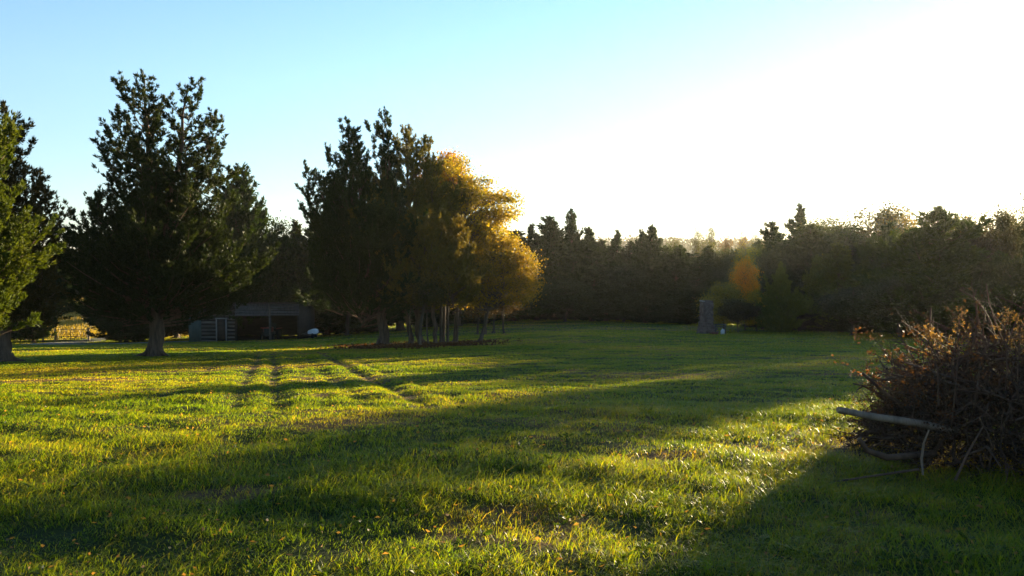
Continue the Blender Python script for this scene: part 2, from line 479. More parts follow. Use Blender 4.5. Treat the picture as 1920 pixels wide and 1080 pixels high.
# ------------------------------------------------------------------ tree building
def leaf_mesh(name, pos, dirs, length, width, rng, fold=0.0):
    """a pointed leaf spray at each position"""
    n = len(pos)
    d = dirs / (np.linalg.norm(dirs, axis=1)[:, None] + 1e-9)
    r = rng.normal(0, 1, (n, 3)); s = np.cross(d, r); s /= np.linalg.norm(s, axis=1)[:, None] + 1e-9
    L_ = (length * rng.uniform(0.6, 1.4, n))[:, None]; W_ = (width * rng.uniform(0.6, 1.4, n))[:, None]
    nrm = np.cross(d, s)
    a = pos; b = pos + d * L_ * 0.45 + s * W_ / 2 + nrm * W_ * 0.2
    c = pos + d * L_; e = pos + d * L_ * 0.45 - s * W_ / 2 + nrm * W_ * 0.2
    V = np.stack([a, b, c, e], 1).reshape(-1, 3)
    k = np.arange(n) * 4
    me = np_mesh(name, V, np.stack([k, k + 1, k + 2, k + 3], 1))
    rnd = np.clip(rng.beta(2, 2.6, n), 0, 1)
    a_ = me.attributes.new("rnd", 'FLOAT', 'POINT'); a_.data.foreach_set("value", np.repeat(rnd, 4).astype(np.float32))
    return me

def unit(v): return v / (np.linalg.norm(v) + 1e-9)

def cedar_axis(rng, wood, p0, p1, R, nb, start=0.12, prof=None, up=0.4, lobe=0.35, sx=1.0, tufts_per=26):
    """branches, twigs and spray positions round one leader; returns spray positions and directions"""
    p0 = np.array(p0, float); p1 = np.array(p1, float); H = np.linalg.norm(p1 - p0)
    ph = rng.uniform(0, 6.28, 4)
    TP, TD = [], []
    for i in range(nb):
        t = start + (1 - start) * (1 - (1 - (i + rng.uniform(0, 1)) / nb) ** 0.75)
        az = i * 2.39996 + rng.normal(0, .5)
        pr = prof(t) if prof else ((1 - t) ** 0.8 * min(1, (t - start + .08) / .25))
        lob = 1 + lobe * (math.sin(az * 2 + ph[0] + t * 5) * .5 + math.sin(t * 17 + ph[1] + az) * .5)
        length = max(0.12, R * pr * lob * rng.uniform(.40, 1.35))
        base = p0 + (p1 - p0) * t
        out = np.array([cos(az) * sx, sin(az), 0])
        el = up * rng.uniform(.3, 1.4) + 0.5 * t
        d0 = unit(out + np.array([0, 0, el * 0.7])); d1 = unit(out * .8 + np.array([0, 0, el * 1.7]))
        base = base - np.array([0, 0, length * 0.22])
        pts = [base]
        for k in range(1, 6):
            f = k / 5; pts.append(pts[-1] + unit(d0 * (1 - f) + d1 * f + rng.normal(0, .13, 3)) * length / 5)
        pts = np.array(pts)
        wood.tube(pts, np.linspace(0.012 + length * 0.011, 0.006, 6), 4)
        ntw = int(4 + length * 5)
        for q in range(ntw):
            u = rng.uniform(.15, 1.0) ** .8 if q else 1.0
            k = min(int(u * 5), 4); f = u * 5 - k; o = pts[k] * (1 - f) + pts[k + 1] * f
            fw = unit(pts[k + 1] - pts[k]); lat = np.cross(fw, [0, 0, 1.]) * rng.choice([-1, 1])
            td = unit(fw * .7 + lat * rng.uniform(.1, 1.0) + np.array([0, 0, rng.uniform(-.15, .4 + up * .5)]) + rng.normal(0, .25, 3))
            if q == 0: td = unit(fw + np.array([0, 0, .5]))
            tl = (.16 + .30 * length * (1.1 - u * .7)) * rng.uniform(.6, 1.3)
            n = max(2, int(tl * tufts_per * .42))
            w = rng.uniform(.05, 1.0, (n, 1))
            c = o + td * tl * w + np.array([0, 0, .18]) * tl * w * w + rng.normal(0, .022, (n, 3))
            TP.append(c); TD.append(td[None] * 1.2 + np.array([0, 0, .15 + up * .4]) + rng.normal(0, .3, (n, 3)))
    nt = 22
    s = rng.uniform(0.86, 1.04, nt)
    TP.append(p0 + (p1 - p0) * s[:, None] + rng.normal(0, .05, (nt, 3)) * (1.08 - s)[:, None] * 5)
    TD.append(np.array([0, 0, 1.3]) + rng.normal(0, .4, (nt, 3)))
    return np.concatenate(TP), np.concatenate(TD)

def sprays(rng, TP, TD, k, length, width):
    n = len(TP)
    P_ = np.repeat(TP, k, 0) + rng.normal(0, length * .15, (n * k, 3))
    D_ = np.repeat(TD, k, 0); D_ = D_ / (np.linalg.norm(D_, axis=1)[:, None] + 1e-9) + rng.normal(0, .38, (n * k, 3))
    return P_, D_

def trunk_curve(rng, p0, p1, n=9, wob=0.12):
    p0 = np.array(p0, float); p1 = np.array(p1, float)
    t = np.linspace(0, 1, n)[:, None]
    w = np.cumsum(rng.normal(0, wob, (n, 3)), 0) * np.array([1, 1, 0]); w -= w[0]; w -= w[-1] * t
    return p0 + (p1 - p0) * t + w * 0.6

def trunk_tube(mb, pts, r0, r1, k=12, flare=True):
    n = len(pts); t = np.linspace(0, 1, n)
    rad = r0 * (1 - t) + r1 * t
    if flare:                                    # add points near the foot for a root flare
        p = np.vstack([pts[0] + (pts[1] - pts[0]) * s for s in (-.12, 0, .12, .3, .6)] + [pts[1:]])
        rad = np.concatenate([[r0 * 1.5, r0 * 1.3, r0 * 1.12, r0 * 1.04, r0], rad[1:]])
        pts = p
    mb.tube(pts, rad, k)

def roots(mb, rng, r0, n=5):
    for i in range(n):
        az = i * 2 * pi / n + rng.uniform(-.3, .3)
        d = np.array([cos(az), sin(az), 0])
        l = r0 * rng.uniform(2.2, 3.5)
        mb.tube([d * r0 * .6 + [0, 0, r0 * 1.3], d * r0 * 1.2 + [0, 0, r0 * .45], d * l * .8 + [0, 0, .02], d * l * 1.3 + [0, 0, -.08]],
                [r0 * .5, r0 * .36, r0 * .2, r0 * .08], 6)

def tree_obj(name, loc, wood_me, crown_me, colour, label, cat, group=None, rz=0, scale=(1, 1, 1), bark=None, leaf=None):
    root = empty(name, loc, rz); root.scale = scale
    t = link(bpy.data.objects.new("trunk", wood_me), root)
    c = link(bpy.data.objects.new("crown", crown_me), root)
    c.color = (*colour, 1)
    tag(root, label, cat, group)
    return root

def make_cedar(seed, H, R, trunk_r, crown_base=0.22, leaders=None, nb=90, k=9, sl=0.22, sw=0.06, extra=None, tufts=26,
               trunks=None, prof=None, lobe=.35, up=.4):
    """leaders: list of (x0,y0,z0,x1,y1,z1,R,nb) crown axes"""
    rng = np.random.RandomState(seed)
    wood = MB(); TPs, TDs = [], []
    if leaders is None:
        top = (rng.normal(0, .02) * H, rng.normal(0, .02) * H, H)
        pts = trunk_curve(rng, (0, 0, 0), top, 9, 0.02 * H / 8)
        trunk_tube(wood, pts, trunk_r, 0.02)
        roots(wood, rng, trunk_r)
        leaders = [(pts[0][0], pts[0][1], H * crown_base, top[0], top[1], H, R, nb)]
    else:
        roots(wood, rng, trunk_r)
        for tr in trunks:
            pts = trunk_curve(rng, tr[0:3], tr[3:6], 9, 0.10)
            trunk_tube(wood, pts, tr[6], tr[7], 12, flare=tr[2] < .2)
    for (x0, y0, z0, x1, y1, z1, r, n_) in leaders:
        a, b = cedar_axis(rng, wood, (x0, y0, z0), (x1, y1, z1), r, n_, 0.0, prof, up, lobe, tufts_per=tufts)
        TPs.append(a); TDs.append(b)
    TP = np.concatenate(TPs); TD = np.concatenate(TDs)
    P_, D_ = sprays(rng, TP, TD, k, sl, sw)
    cm = leaf_mesh("crown", P_, D_, sl, sw, rng); cm.materials.append(M_CEDAR)
    wm = wood.mesh("trunk", True); wm.materials.append(M_BARK)
    return wm, cm

def make_broad(seed, H, blobs, trunk_r, lean=(0, 0), nclu=70, per=190, leaf=0.13, sig=0.38, fork=0.35, bark=None, gap=0.0, stems=1, wisp=0.0):
    """blobs: list of (x,y,z,rx,ry,rz) crown masses; clusters of leaves on limbs reaching into them"""
    rng = np.random.RandomState(seed)
    wood = MB(); 
    fz = H * fork
    fork_p = np.array([lean[0] * .5, lean[1] * .5, fz])
    pts = trunk_curve(rng, (0, 0, 0), fork_p, 6, 0.05); trunk_tube(wood, pts, trunk_r, trunk_r * .72, 10)
    roots(wood, rng, trunk_r, 4)
    top = np.array([lean[0], lean[1], H * .88])
    ax = trunk_curve(rng, fork_p, top, 7, 0.12); wood.tube(ax, np.linspace(trunk_r * .72, .03, 7), 8)
    P_, D_ = [], []
    vol = np.array([b[3] * b[4] * b[5] for b in blobs]); vol = vol / vol.sum()
    for i in range(nclu):
        b = blobs[rng.choice(len(blobs), p=vol)]
        d = unit(rng.normal(0, 1, 3)); rr = rng.uniform(.25, 1) ** 0.45
        c = np.array(b[:3]) + d * rr * np.array(b[3:6])
        if c[2] < H * fork * .8: c[2] = H * fork * rng.uniform(.8, 1.2)
        t = np.clip((c[2] - fz) / (H * .88 - fz) - rng.uniform(.15, .45), 0, .95)
        j = min(int(t * 6), 5); f = t * 6 - j
        a = ax[j] * (1 - f) + ax[j + 1] * f
        L_ = np.linalg.norm(c - a)
        m1 = a + (c - a) * .35 + np.array([0, 0, -.02]) * L_ + rng.normal(0, .06 * L_, 3)
        m2 = a + (c - a) * .7 + np.array([0, 0, .10]) * L_ + rng.normal(0, .06 * L_, 3)
        wood.tube([a, m1, m2, c], [.02 + .012 * L_, .016 + .007 * L_, .012, .006], 4)
        for q in range(3):
            e = c + rng.normal(0, sig * 1.1, 3)
            wood.tube([m2, (m2 + e) / 2 + rng.normal(0, .08, 3), e], [.01, .008, .004], 3)
        n = int(per * rng.uniform(.5, 1.4))
        s3 = np.array([1, 1, .6]) * sig * rng.uniform(.7, 1.3)
        pp = rng.normal(0, 1, (n, 3)) * s3
        if wisp: pp[:, 2] += np.abs(rng.normal(0, wisp, n))
        P_.append(c + pp); D_.append(rng.normal(0, 1, (n, 3)) + np.array([0, 0, -.3]))
    P_ = np.concatenate(P_); D_ = np.concatenate(D_)
    cm = leaf_mesh("crown", P_, D_, leaf, leaf * .75, rng); cm.materials.append(M_LEAF)
    wm = wood.mesh("trunk", True); wm.materials.append(bark or M_BARK2)
    return wm, cm

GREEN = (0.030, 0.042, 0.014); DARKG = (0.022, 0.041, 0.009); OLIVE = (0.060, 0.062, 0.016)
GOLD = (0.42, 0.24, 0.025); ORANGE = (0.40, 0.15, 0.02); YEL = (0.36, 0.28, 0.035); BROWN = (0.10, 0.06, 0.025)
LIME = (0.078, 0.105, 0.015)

def px_h(px, d, py_top):        # tree height so that its top stands at row py_top
    return zpx(py_top, d) - at(px, d).z

# --- hero trees on the left
def wx(px, d): return txpx(px) * d
def hero_left():
    # big twin-topped cedar
    d = 32.0; p = at(288, d); s = d / F
    X_ = lambda px: (px - 288) * s
    Z_ = lambda py: zpx(py, d) - p.z
    wm, cm = make_cedar(21, 11, 3, 0.28, k=11, sl=0.135, sw=0.036, tufts=30, up=.3,
        trunks=[(0, 0, 0, X_(292), 0.1, Z_(520), .30, .23), (X_(292), .1, Z_(540), X_(278), .0, Z_(150), .22, .02),
                (X_(294), .1, Z_(560), X_(362), -.2, Z_(168), .22, .02), (X_(290), 0, Z_(580), X_(200), .3, Z_(380), .12, .02)
               ],
        leaders=[(X_(288), 0, Z_(440), X_(274), 0, Z_(145), 2.1, 75), (X_(335), -.1, Z_(420), X_(368), -.2, Z_(162), 1.8, 62),
                 (X_(235), .2, Z_(400), X_(222), .2, Z_(205), 1.3, 30), (X_(385), .2, Z_(400), X_(405), .2, Z_(215), 1.0, 24),
                 (X_(290), 0, Z_(582), X_(305), 0, Z_(370), 3.9, 170), (X_(225), .2, Z_(600), X_(178), .3, Z_(372), 2.1, 80), (X_(345), .2, Z_(565), X_(385), .3, Z_(400), 2.0, 70)],
        prof=lambda t: (1.03 - t) ** .5 * min(1, .55 + t * 2))
    tree_obj("cedar_tree", p, wm, cm, (0.026, 0.040, 0.014), "tallest cedar, with two tops and a thick bare trunk, left of the shed", "tree")
    d = 77.5; p = at(452, d); H = px_h(452, d, 322)
    wm, cm = make_cedar(22, H, 5.4, 0.25, crown_base=.08, nb=260, k=7, sl=.30, sw=.09, tufts=20,
                        prof=lambda t: (1.02 - t) ** .6 * min(1, .8 + t * 2))
    tree_obj("cedar_tree", p, wm, cm, DARKG, "dark pointed cedar rising behind the shed roof, just right of the twin-topped cedar", "tree")
    # bright one on the left edge
    d = 19.0; p = at(-70, d); s = d / F
    X_ = lambda px: (px + 70) * s
    Z_ = lambda py: zpx(py, d) - p.z
    wm, cm = make_cedar(23, 9, 2.4, 0.2, k=12, sl=.105, sw=.028, tufts=38,
        trunks=[(0, 0, 0, X_(-66), 0.1, Z_(560), .20, .17), (X_(-66), .1, Z_(570), X_(-60), 0, Z_(215), .17, .02)],
        leaders=[(X_(-60), 0, Z_(625), X_(-55), 0, Z_(170), 1.62, 210)],
        prof=lambda t: (1.04 - t) ** .45 * min(1, .7 + t), lobe=.2)
    tree_obj("cedar_tree", p, wm, cm, LIME, "bright green sunlit cedar cut by the left edge of the photo", "tree")
    d = 28.0; p = at(8, d); s = d / F
    X_ = lambda px: (px - 8) * s
    Z_ = lambda py: zpx(py, d) - p.z
    wm, cm = make_cedar(24, 10, 2.4, 0.2, k=10, sl=.14, sw=.036, tufts=28,
        trunks=[(0, 0, 0, X_(0), 0.1, Z_(560), .24, .2), (X_(0), .1, Z_(570), X_(15), 0.1, Z_(215), .2, .02)],
        leaders=[(X_(20), 0, Z_(610), X_(14), 0, Z_(208), 1.9, 110), (X_(70), 0, Z_(610), X_(80), 0, Z_(330), 1.1, 60), (X_(45), 0, Z_(400), X_(50), 0, Z_(235), .7, 20)],
        prof=lambda t: (1.04 - t) ** .6 * min(1, .7 + t))
    tree_obj("cedar_tree", p, wm, cm, (0.062, 0.052, 0.020), "brownish green cedar behind the bright one at the left edge", "tree")
hero_left()

# --- the grove in the middle
def hero_mid():
    d = 45.0; s = d / F
    def ced(px, d, leaders, trunks, seed, col, label, r=.2, k=8, tuf=22, prof=None, group=None):
        p = at(px, d); s = d / F
        X_ = lambda q: (q - px) * s
        Z_ = lambda q: zpx(q, d) - p.z
        ld = [(X_(a), y0, Z_(b), X_(c), y1, Z_(e), R * s, n) for (a, b, c, e, R, n, y0, y1) in leaders]
        tr = [(X_(a) if b < 9999 else 0, 0, Z_(b) if b < 9999 else 0, X_(c), 0, Z_(e), r0, r1) for (a, b, c, e, r0, r1) in trunks]
        wm, cm = make_cedar(seed, 12, 2, r, k=k + 2, sl=.17, sw=.042, tufts=int(tuf * 1.35), leaders=ld, trunks=tr,
                            prof=prof or (lambda t: (1.03 - t) ** .8 * min(1, .6 + 2 * t)), lobe=.45, up=.75)
        return tree_obj("cedar_tree", p, wm, cm, col, label, "tree", group)
    ced(716, 45, [(690, 585, 652, 236, 140, 150, 0, 0), (640, 575, 572, 312, 80, 70, .3, .3), (680, 590, 620, 330, 140, 100, 0, .2)],
        [(716, 99999, 718, 560, .30, .24), (718, 575, 655, 240, .23, .02), (716, 580, 590, 330, .12, .02)], 31,
        DARKG, "dark cedar of the middle grove with the thick sunlit-edged trunk on its left side", .3)
    ced(770, 46.5, [(740, 560, 722, 210, 95, 90, 0, 0), (720, 340, 690, 235, 26, 10, 0, 0)],
        [(770, 99999, 760, 560, .15, .12), (760, 570, 722, 212, .12, .02)], 32,
        DARKG, "cedar of the middle grove whose thin bare-looking spire is the grove's highest point", .15)
    ced(790, 47, [(780, 570, 762, 246, 140, 150, 0, 0), (805, 570, 815, 300, 100, 100, -.3, -.3)],
        [(790, 99999, 780, 560, .2, .17), (780, 570, 762, 250, .16, .02), (790, 580, 815, 310, .1, .02)], 33,
        (0.13, 0.12, 0.025), "olive green cedar in the heart of the middle grove beside the orange-topped tree", .2)  # lighter leaf colour carries the sunlit look of the grove's right half
    ced(815, 44, [(800, 572, 800, 400, 110, 90, -.4, -.4), (850, 572, 850, 420, 85, 70, -.3, -.3)],
        [(815, 99999, 808, 560, .12, .1), (808, 570, 800, 410, .1, .02), (812, 580, 850, 430, .07, .02)], 34,
        (0.15, 0.12, 0.025), "low olive brown cedar at the front of the middle grove", .12)  # sunlit front of the grove put into this lighter crown colour
    # deciduous
    def bro(px, d, top, blobs, seed, col, label, r=.12, lean_px=0, nclu=80, per=200, leaf=.13, sig=.4, fork=.35, group=None):
        p = at(px, d); s = d / F
        Z_ = lambda q: zpx(q, d) - p.z
        H = Z_(top)
        bl = [((a - px) * s, y, Z_(b), rx * s, ry * s, rz * s) for (a, b, rx, ry, rz, y) in blobs]
        wm, cm = make_broad(seed, H, bl, r, (lean_px * s, 0), nclu, per, leaf, sig, fork)
        return tree_obj("autumn_tree", p, wm, cm, col, label, "tree", group)
    bro(853, 48.5, 285, [(850, 345, 55, 60, 50, .5), (895, 400, 55, 60, 70, .4), (945, 385, 35, 35, 25, .4), (920, 440, 50, 50, 45, .3)], 41,
        (0.32, 0.25, 0.028), "tall golden tree whose orange top leans out on the right of the middle grove", .15, 20, 210, 90, .14, .29, .4)
    bro(830, 50, 280, [(815, 340, 45, 50, 50, 1), (835, 310, 30, 40, 25, 1)], 42,
        (0.36, 0.17, 0.016), "orange-leaved tree showing between the olive cedar and the golden tree", .12, 5, 70, 180, .13, .36, .4)
    bro(900, 47, 440, [(935, 500, 65, 70, 55, 0), (970, 520, 42, 45, 55, 0), (890, 530, 40, 50, 50, 0)], 43,
        (0.24, 0.17, 0.022), "low rounded golden brown tree hanging over the lawn at the right end of the grove", .13, 30, 200, 120, .12, .29, .3)
    # slim trunks with small crowns swallowed by the mass above
    for n, (px, d, tp, lab, lean, r, c) in enumerate(((766, 43.5, 500, "thinnest grey stem at the left of the row of slim trunks", 16, .035, OLIVE),
                            (786, 43.2, 470, "pale leaning slim trunk in the middle grove, brightest of the row", 22, .10, OLIVE),
                            (803, 43.8, 480, "thin straight grey stem just right of the pale leaning trunk", -14, .05, OLIVE),
                            (826, 46, 480, "slim brown trunk standing back in the middle of the row", 0, .09, OLIVE),
                            (839, 46.2, 460, "dark trunk paired close beside the slim brown trunk", 3, .09, OLIVE),
                            (856, 47.2, 490, "slim lit trunk at the right end of the row under the yellow leaves", 10, .09, YEL))):
        bro(px, d, tp, [(px + lean, 545, 32, 35, 38, 0)], 50 + n, c, lab, r, lean, 26, 150, .12, .3, .62)
    for n, (px, d, tp) in enumerate(((945, 60, 500), (910, 60, 520), (925, 63, 520), (895, 61, 530))):
        bro(px, d, tp, [(px, 570, 30, 35, 40, 0)], 60 + n, BROWN, "thin dark tree in the shade behind the golden end of the grove", .09, -6 + 5 * n, 24, 110, .12, .35, .45, "shaded thin trees behind the grove")
hero_mid()

# --- shared kinds for the woods
LIB_C = []
for sd, R_, cb, lb in ((101, .26, .06, .35), (102, .20, .12, .45), (103, .32, .03, .3), (104, .24, .18, .6)):
    LIB_C.append(make_cedar(sd, 10, 10 * R_, 0.16, crown_base=cb, nb=170, k=7, sl=.25, sw=.085, tufts=22, lobe=lb, up=.45,
                            prof=(lambda e: (lambda t: (1.03 - t) ** e * min(1, .65 + 1.6 * t)))(.68 + .1 * (sd % 3))))
LIB_W = []                       # broad cedars
for sd in (111, 112):
    LIB_W.append(make_cedar(sd, 10, 4.4, 0.2, crown_base=.02, nb=230, k=7, sl=.30, sw=.085, tufts=20, lobe=.55, prof=lambda t: (1.02 - t) ** .85 * min(1, .65 + 1.6 * t)))
LIB_B = []
for sd, bl in ((201, [(0, 0, 6.2, 2.8, 2.8, 2.6), (1.2, .4, 7.5, 1.8, 1.8, 1.7), (-1.3, -.4, 5, 2, 2, 1.8)]),
               (202, [(0, 0, 5.6, 2.5, 2.5, 3.2), (-.9, .5, 7.8, 1.6, 1.6, 1.4), (1.4, -.3, 4.4, 1.7, 1.8, 1.8)]),
               (203, [(0, 0, 4.8, 2.9, 2.9, 3.6), (.5, 0, 8.0, 1.5, 1.5, 1.5)])):
    LIB_B.append(make_broad(sd, 10, bl, .14, (.3, .1), 130, 150, .19, .5, .22))
LIB_S = []                       # half-bare, wispy
for sd in (301, 302):
    LIB_S.append(make_broad(sd, 10, [(0, 0, 6, 2.0, 2.0, 3.6), (.6, 0, 8.2, 1.3, 1.3, 1.6)], .12, (.2, 0), 90, 34, .17, .5, .2))

_r = random.Random(5)
def wood_tree(lib, idx, px, d, top, w, col, label, group=None, name="cedar_tree", cat="tree", mind=2.0):
    """w: half width in pixels"""
    p = at(px, d); H = max(px_h(px, d, top), mind)
    wm, cm = lib[idx % len(lib)]
    nomR = (2.3, 1.9, 2.8, 2.1)[idx % 4] if lib is LIB_C else 4.0 if lib is LIB_W else (3.0 if lib is LIB_B else 2.4)
    sxy = (1.0 if lib is LIB_W else 1.55 if lib is LIB_C else 1.3) * (w * d / F) / nomR
    f = _r.uniform(.85, 1.15)
    return tree_obj(name, p, wm, cm, tuple(c * f for c in col), label, cat, group, _r.uniform(0, 6.28), (sxy, sxy, H / (9.3 if lib is LIB_B else 9.8)))

G_SHED = "trees of the dark wood behind the shed"
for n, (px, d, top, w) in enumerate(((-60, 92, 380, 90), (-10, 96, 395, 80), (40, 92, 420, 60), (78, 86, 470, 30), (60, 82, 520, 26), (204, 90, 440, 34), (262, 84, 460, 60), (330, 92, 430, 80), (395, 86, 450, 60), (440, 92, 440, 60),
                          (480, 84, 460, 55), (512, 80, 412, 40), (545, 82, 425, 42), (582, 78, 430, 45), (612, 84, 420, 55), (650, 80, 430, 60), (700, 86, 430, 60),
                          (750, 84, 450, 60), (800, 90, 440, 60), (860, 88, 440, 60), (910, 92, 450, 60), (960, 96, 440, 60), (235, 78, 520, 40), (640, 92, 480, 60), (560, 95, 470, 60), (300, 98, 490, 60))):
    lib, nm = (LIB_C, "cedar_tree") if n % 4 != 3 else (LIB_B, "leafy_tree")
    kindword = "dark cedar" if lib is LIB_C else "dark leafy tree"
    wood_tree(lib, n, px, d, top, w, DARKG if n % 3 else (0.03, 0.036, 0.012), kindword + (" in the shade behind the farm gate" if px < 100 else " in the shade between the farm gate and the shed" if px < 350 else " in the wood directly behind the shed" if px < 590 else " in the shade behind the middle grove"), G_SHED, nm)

# centre line
for n, (px, d, top, w, lb) in enumerate(((1008, 98, 430, 34, "first dark cedar right of the golden tree, with a blunt top"),
        (1040, 100, 415, 36, "dark cedar with a broad top in the centre tree line, left of its highest spire"),
        (1075, 101, 404, 32, "highest pointed cedar of the centre tree line"),
        (1105, 102, 436, 34, "sloping-topped cedar right of the highest one in the centre tree line"),
        (1150, 106, 440, 26, "thin cedar with a sparse top, alone in the dip of the centre tree line"),
        (1205, 98, 440, 30, "left one of the pair of round-topped dark cedars behind the lawn"),
        (1222, 96, 432, 34, "taller right one of the pair of round-topped dark cedars behind the lawn"),
        (1262, 92, 470, 38, "lower dark cedar sloping down from the round-topped pair"),
        (1300, 90, 488, 42, "dull green cedar behind and left of the stone chimney"))):
    wood_tree(LIB_C, n + (n > 4), px, d, top, w, DARKG, lb)
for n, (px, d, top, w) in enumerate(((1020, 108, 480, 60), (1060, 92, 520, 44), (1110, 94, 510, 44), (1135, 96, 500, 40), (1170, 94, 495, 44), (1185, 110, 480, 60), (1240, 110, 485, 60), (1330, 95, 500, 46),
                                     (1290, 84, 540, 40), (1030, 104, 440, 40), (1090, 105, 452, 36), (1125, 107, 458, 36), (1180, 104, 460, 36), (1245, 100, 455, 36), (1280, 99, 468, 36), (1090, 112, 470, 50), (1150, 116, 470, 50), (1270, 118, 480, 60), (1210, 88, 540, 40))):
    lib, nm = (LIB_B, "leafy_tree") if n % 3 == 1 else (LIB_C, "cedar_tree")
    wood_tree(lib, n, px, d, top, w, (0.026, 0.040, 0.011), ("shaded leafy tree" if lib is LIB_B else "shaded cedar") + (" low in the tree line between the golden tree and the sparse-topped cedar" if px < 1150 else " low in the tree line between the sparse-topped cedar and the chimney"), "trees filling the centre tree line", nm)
for n, (px, d) in enumerate([(950 + 26 * k, 103 - 2 * (k % 3)) for k in range(15)] + [(1480, 68), (1500, 66), (1525, 67), (1560, 65), (1610, 62), (1430, 70), (640, 86), (670, 84), (700, 88), (590, 86), (820, 88), (860, 90), (900, 92)]):
    wood_tree(LIB_C, (0, 2)[n % 2], px, d, 572 - 9 * (n % 3), 26, (0.03, 0.034, 0.014), "low dark shrub " + ("behind the middle grove" if px < 930 else "at the shaded foot of the centre tree line" if px < 1330 else "at the foot of the right-hand wood"), "shrubs at the foot of the wood", "shrub", "shrub", 1.5)
# pale half-bare trees on the skyline
for n, (px, d, top, w, c) in enumerate(((1262, 120, 442, 14, OLIVE), (1306, 120, 420, 10, OLIVE), (1334, 125, 418, 10, OLIVE), (1320, 118, 440, 22, OLIVE), (1360, 130, 438, 14, BROWN), (1392, 120, 428, 10, BROWN), (1412, 120, 432, 10, OLIVE), (1440, 115, 440, 18, BROWN))):
    wood_tree(LIB_S, n, px, d, top, w, c, "thin half-bare tree poking above the skyline left of the right-hand wood", "half-bare trees on the skyline", "bare_tree")
# middle ground right of the chimney
def small_b(px, d, top, w, col, lb, idx=0, name="autumn_tree", cat="tree"): return wood_tree(LIB_B, idx, px, d, top, w, col, lb, None, name, cat)
small_b(1398, 66, 480, 21, (0.88, 0.46, 0.04), "small bright orange and gold tree right of the stone chimney", 1)  # leaf colour raised to stand in for sunlight that doesn't reach this tree
small_b(1420, 63, 545, 20, YEL, "narrow yellow sapling at the foot of the bright orange tree", 2)
wood_tree(LIB_S, 1, 1398, 68, 450, 18, YEL, "nearly bare spindly tree rising behind the bright orange tree", None, "bare_tree")
small_b(1358, 64, 530, 34, (0.24, 0.20, 0.03), "yellow-tipped bush directly behind the stone chimney", 2, "leafy_bush", "bush")
small_b(1385, 60, 560, 30, (0.07, 0.055, 0.018), "dull brownish bush between the chimney and the orange tree", 0, "leafy_bush", "bush")
wood_tree(LIB_W, 2, 1462, 62, 500, 40, (0.10, 0.135, 0.02), "small bushy green cedar, first one right of the orange tree")
wood_tree(LIB_W, 0, 1532, 66, 488, 44, (0.08, 0.115, 0.018), "left one of two joined green cedars at the lawn's edge")
wood_tree(LIB_C, 3, 1574, 66, 464, 40, (0.09, 0.115, 0.018), "right, taller one of two joined green cedars at the lawn's edge")
wood_tree(LIB_W, 0, 1640, 68, 450, 60, (0.055, 0.085, 0.014), "dark green cedar between the joined pair and the biggest cedar on the right")
wood_tree(LIB_W, 2, 1752, 54, 405, 150, (0.045, 0.070, 0.012), "biggest, broadest dark cedar of the right-hand tree line with a knob top")
wood_tree(LIB_W, 1, 1845, 53, 492, 62, (0.036, 0.054, 0.012), "wide dark cedar beside the biggest one, above the brush pile")
wood_tree(LIB_W, 3, 1940, 50, 440, 80, (0.036, 0.054, 0.012), "dark cedar at the right edge of the photo behind the brush pile")
small_b(1690, 53, 520, 60, (0.038, 0.05, 0.013), "low dark bush at the lawn's edge in front of the biggest cedar", 1, "leafy_bush", "bush")
small_b(1600, 56, 540, 50, (0.038, 0.05, 0.013), "low dark bush at the foot of the joined green cedars", 0, "leafy_bush", "bush")
small_b(1810, 50, 530, 60, (0.038, 0.05, 0.013), "low dark bush right of the biggest cedar, above the brush pile", 2, "leafy_bush", "bush")
# behind on the right
for n, (lib, px, d, top, w, c, lb, nm) in enumerate((
        (LIB_C, 1490, 88, 395, 36, DARKG, "pointed dark cedar standing highest at the left end of the right-hand wood", "cedar_tree"),
        (LIB_C, 1455, 90, 425, 30, DARKG, "low dark cedar left of the pointed one where the right-hand wood starts", "cedar_tree"),
        (LIB_B, 1545, 86, 412, 50, (0.045, 0.052, 0.015), "brownish rounded tree right of the pointed dark cedar", "leafy_tree"),
        (LIB_B, 1620, 84, 392, 58, (0.052, 0.052, 0.017), "large rounded brown tree forming the wood's domed top", "leafy_tree"),
        (LIB_S, 1690, 82, 388, 45, (0.20, 0.15, 0.03), "thin yellowish see-through tree between the domed tree and the biggest cedar", "autumn_tree"),
        (LIB_S, 1800, 80, 402, 50, (0.16, 0.12, 0.03), "see-through tree showing right of the biggest cedar's knob top", "autumn_tree"),
        (LIB_B, 1850, 56.5, 396, 38, (0.04, 0.04, 0.015), "round dark tree crowning the right end of the skyline", "leafy_tree"),
        (LIB_B, 1925, 76, 415, 60, (0.10, 0.06, 0.02), "rusty brown tree on the skyline at the right edge of the photo", "leafy_tree"),
        (LIB_B, 1830, 66, 440, 45, (0.14, 0.07, 0.02), "russet tree half hidden behind the biggest cedar's right side", "autumn_tree"))):
    wood_tree(lib, n, px, d, top, w, c, lb, None, nm)
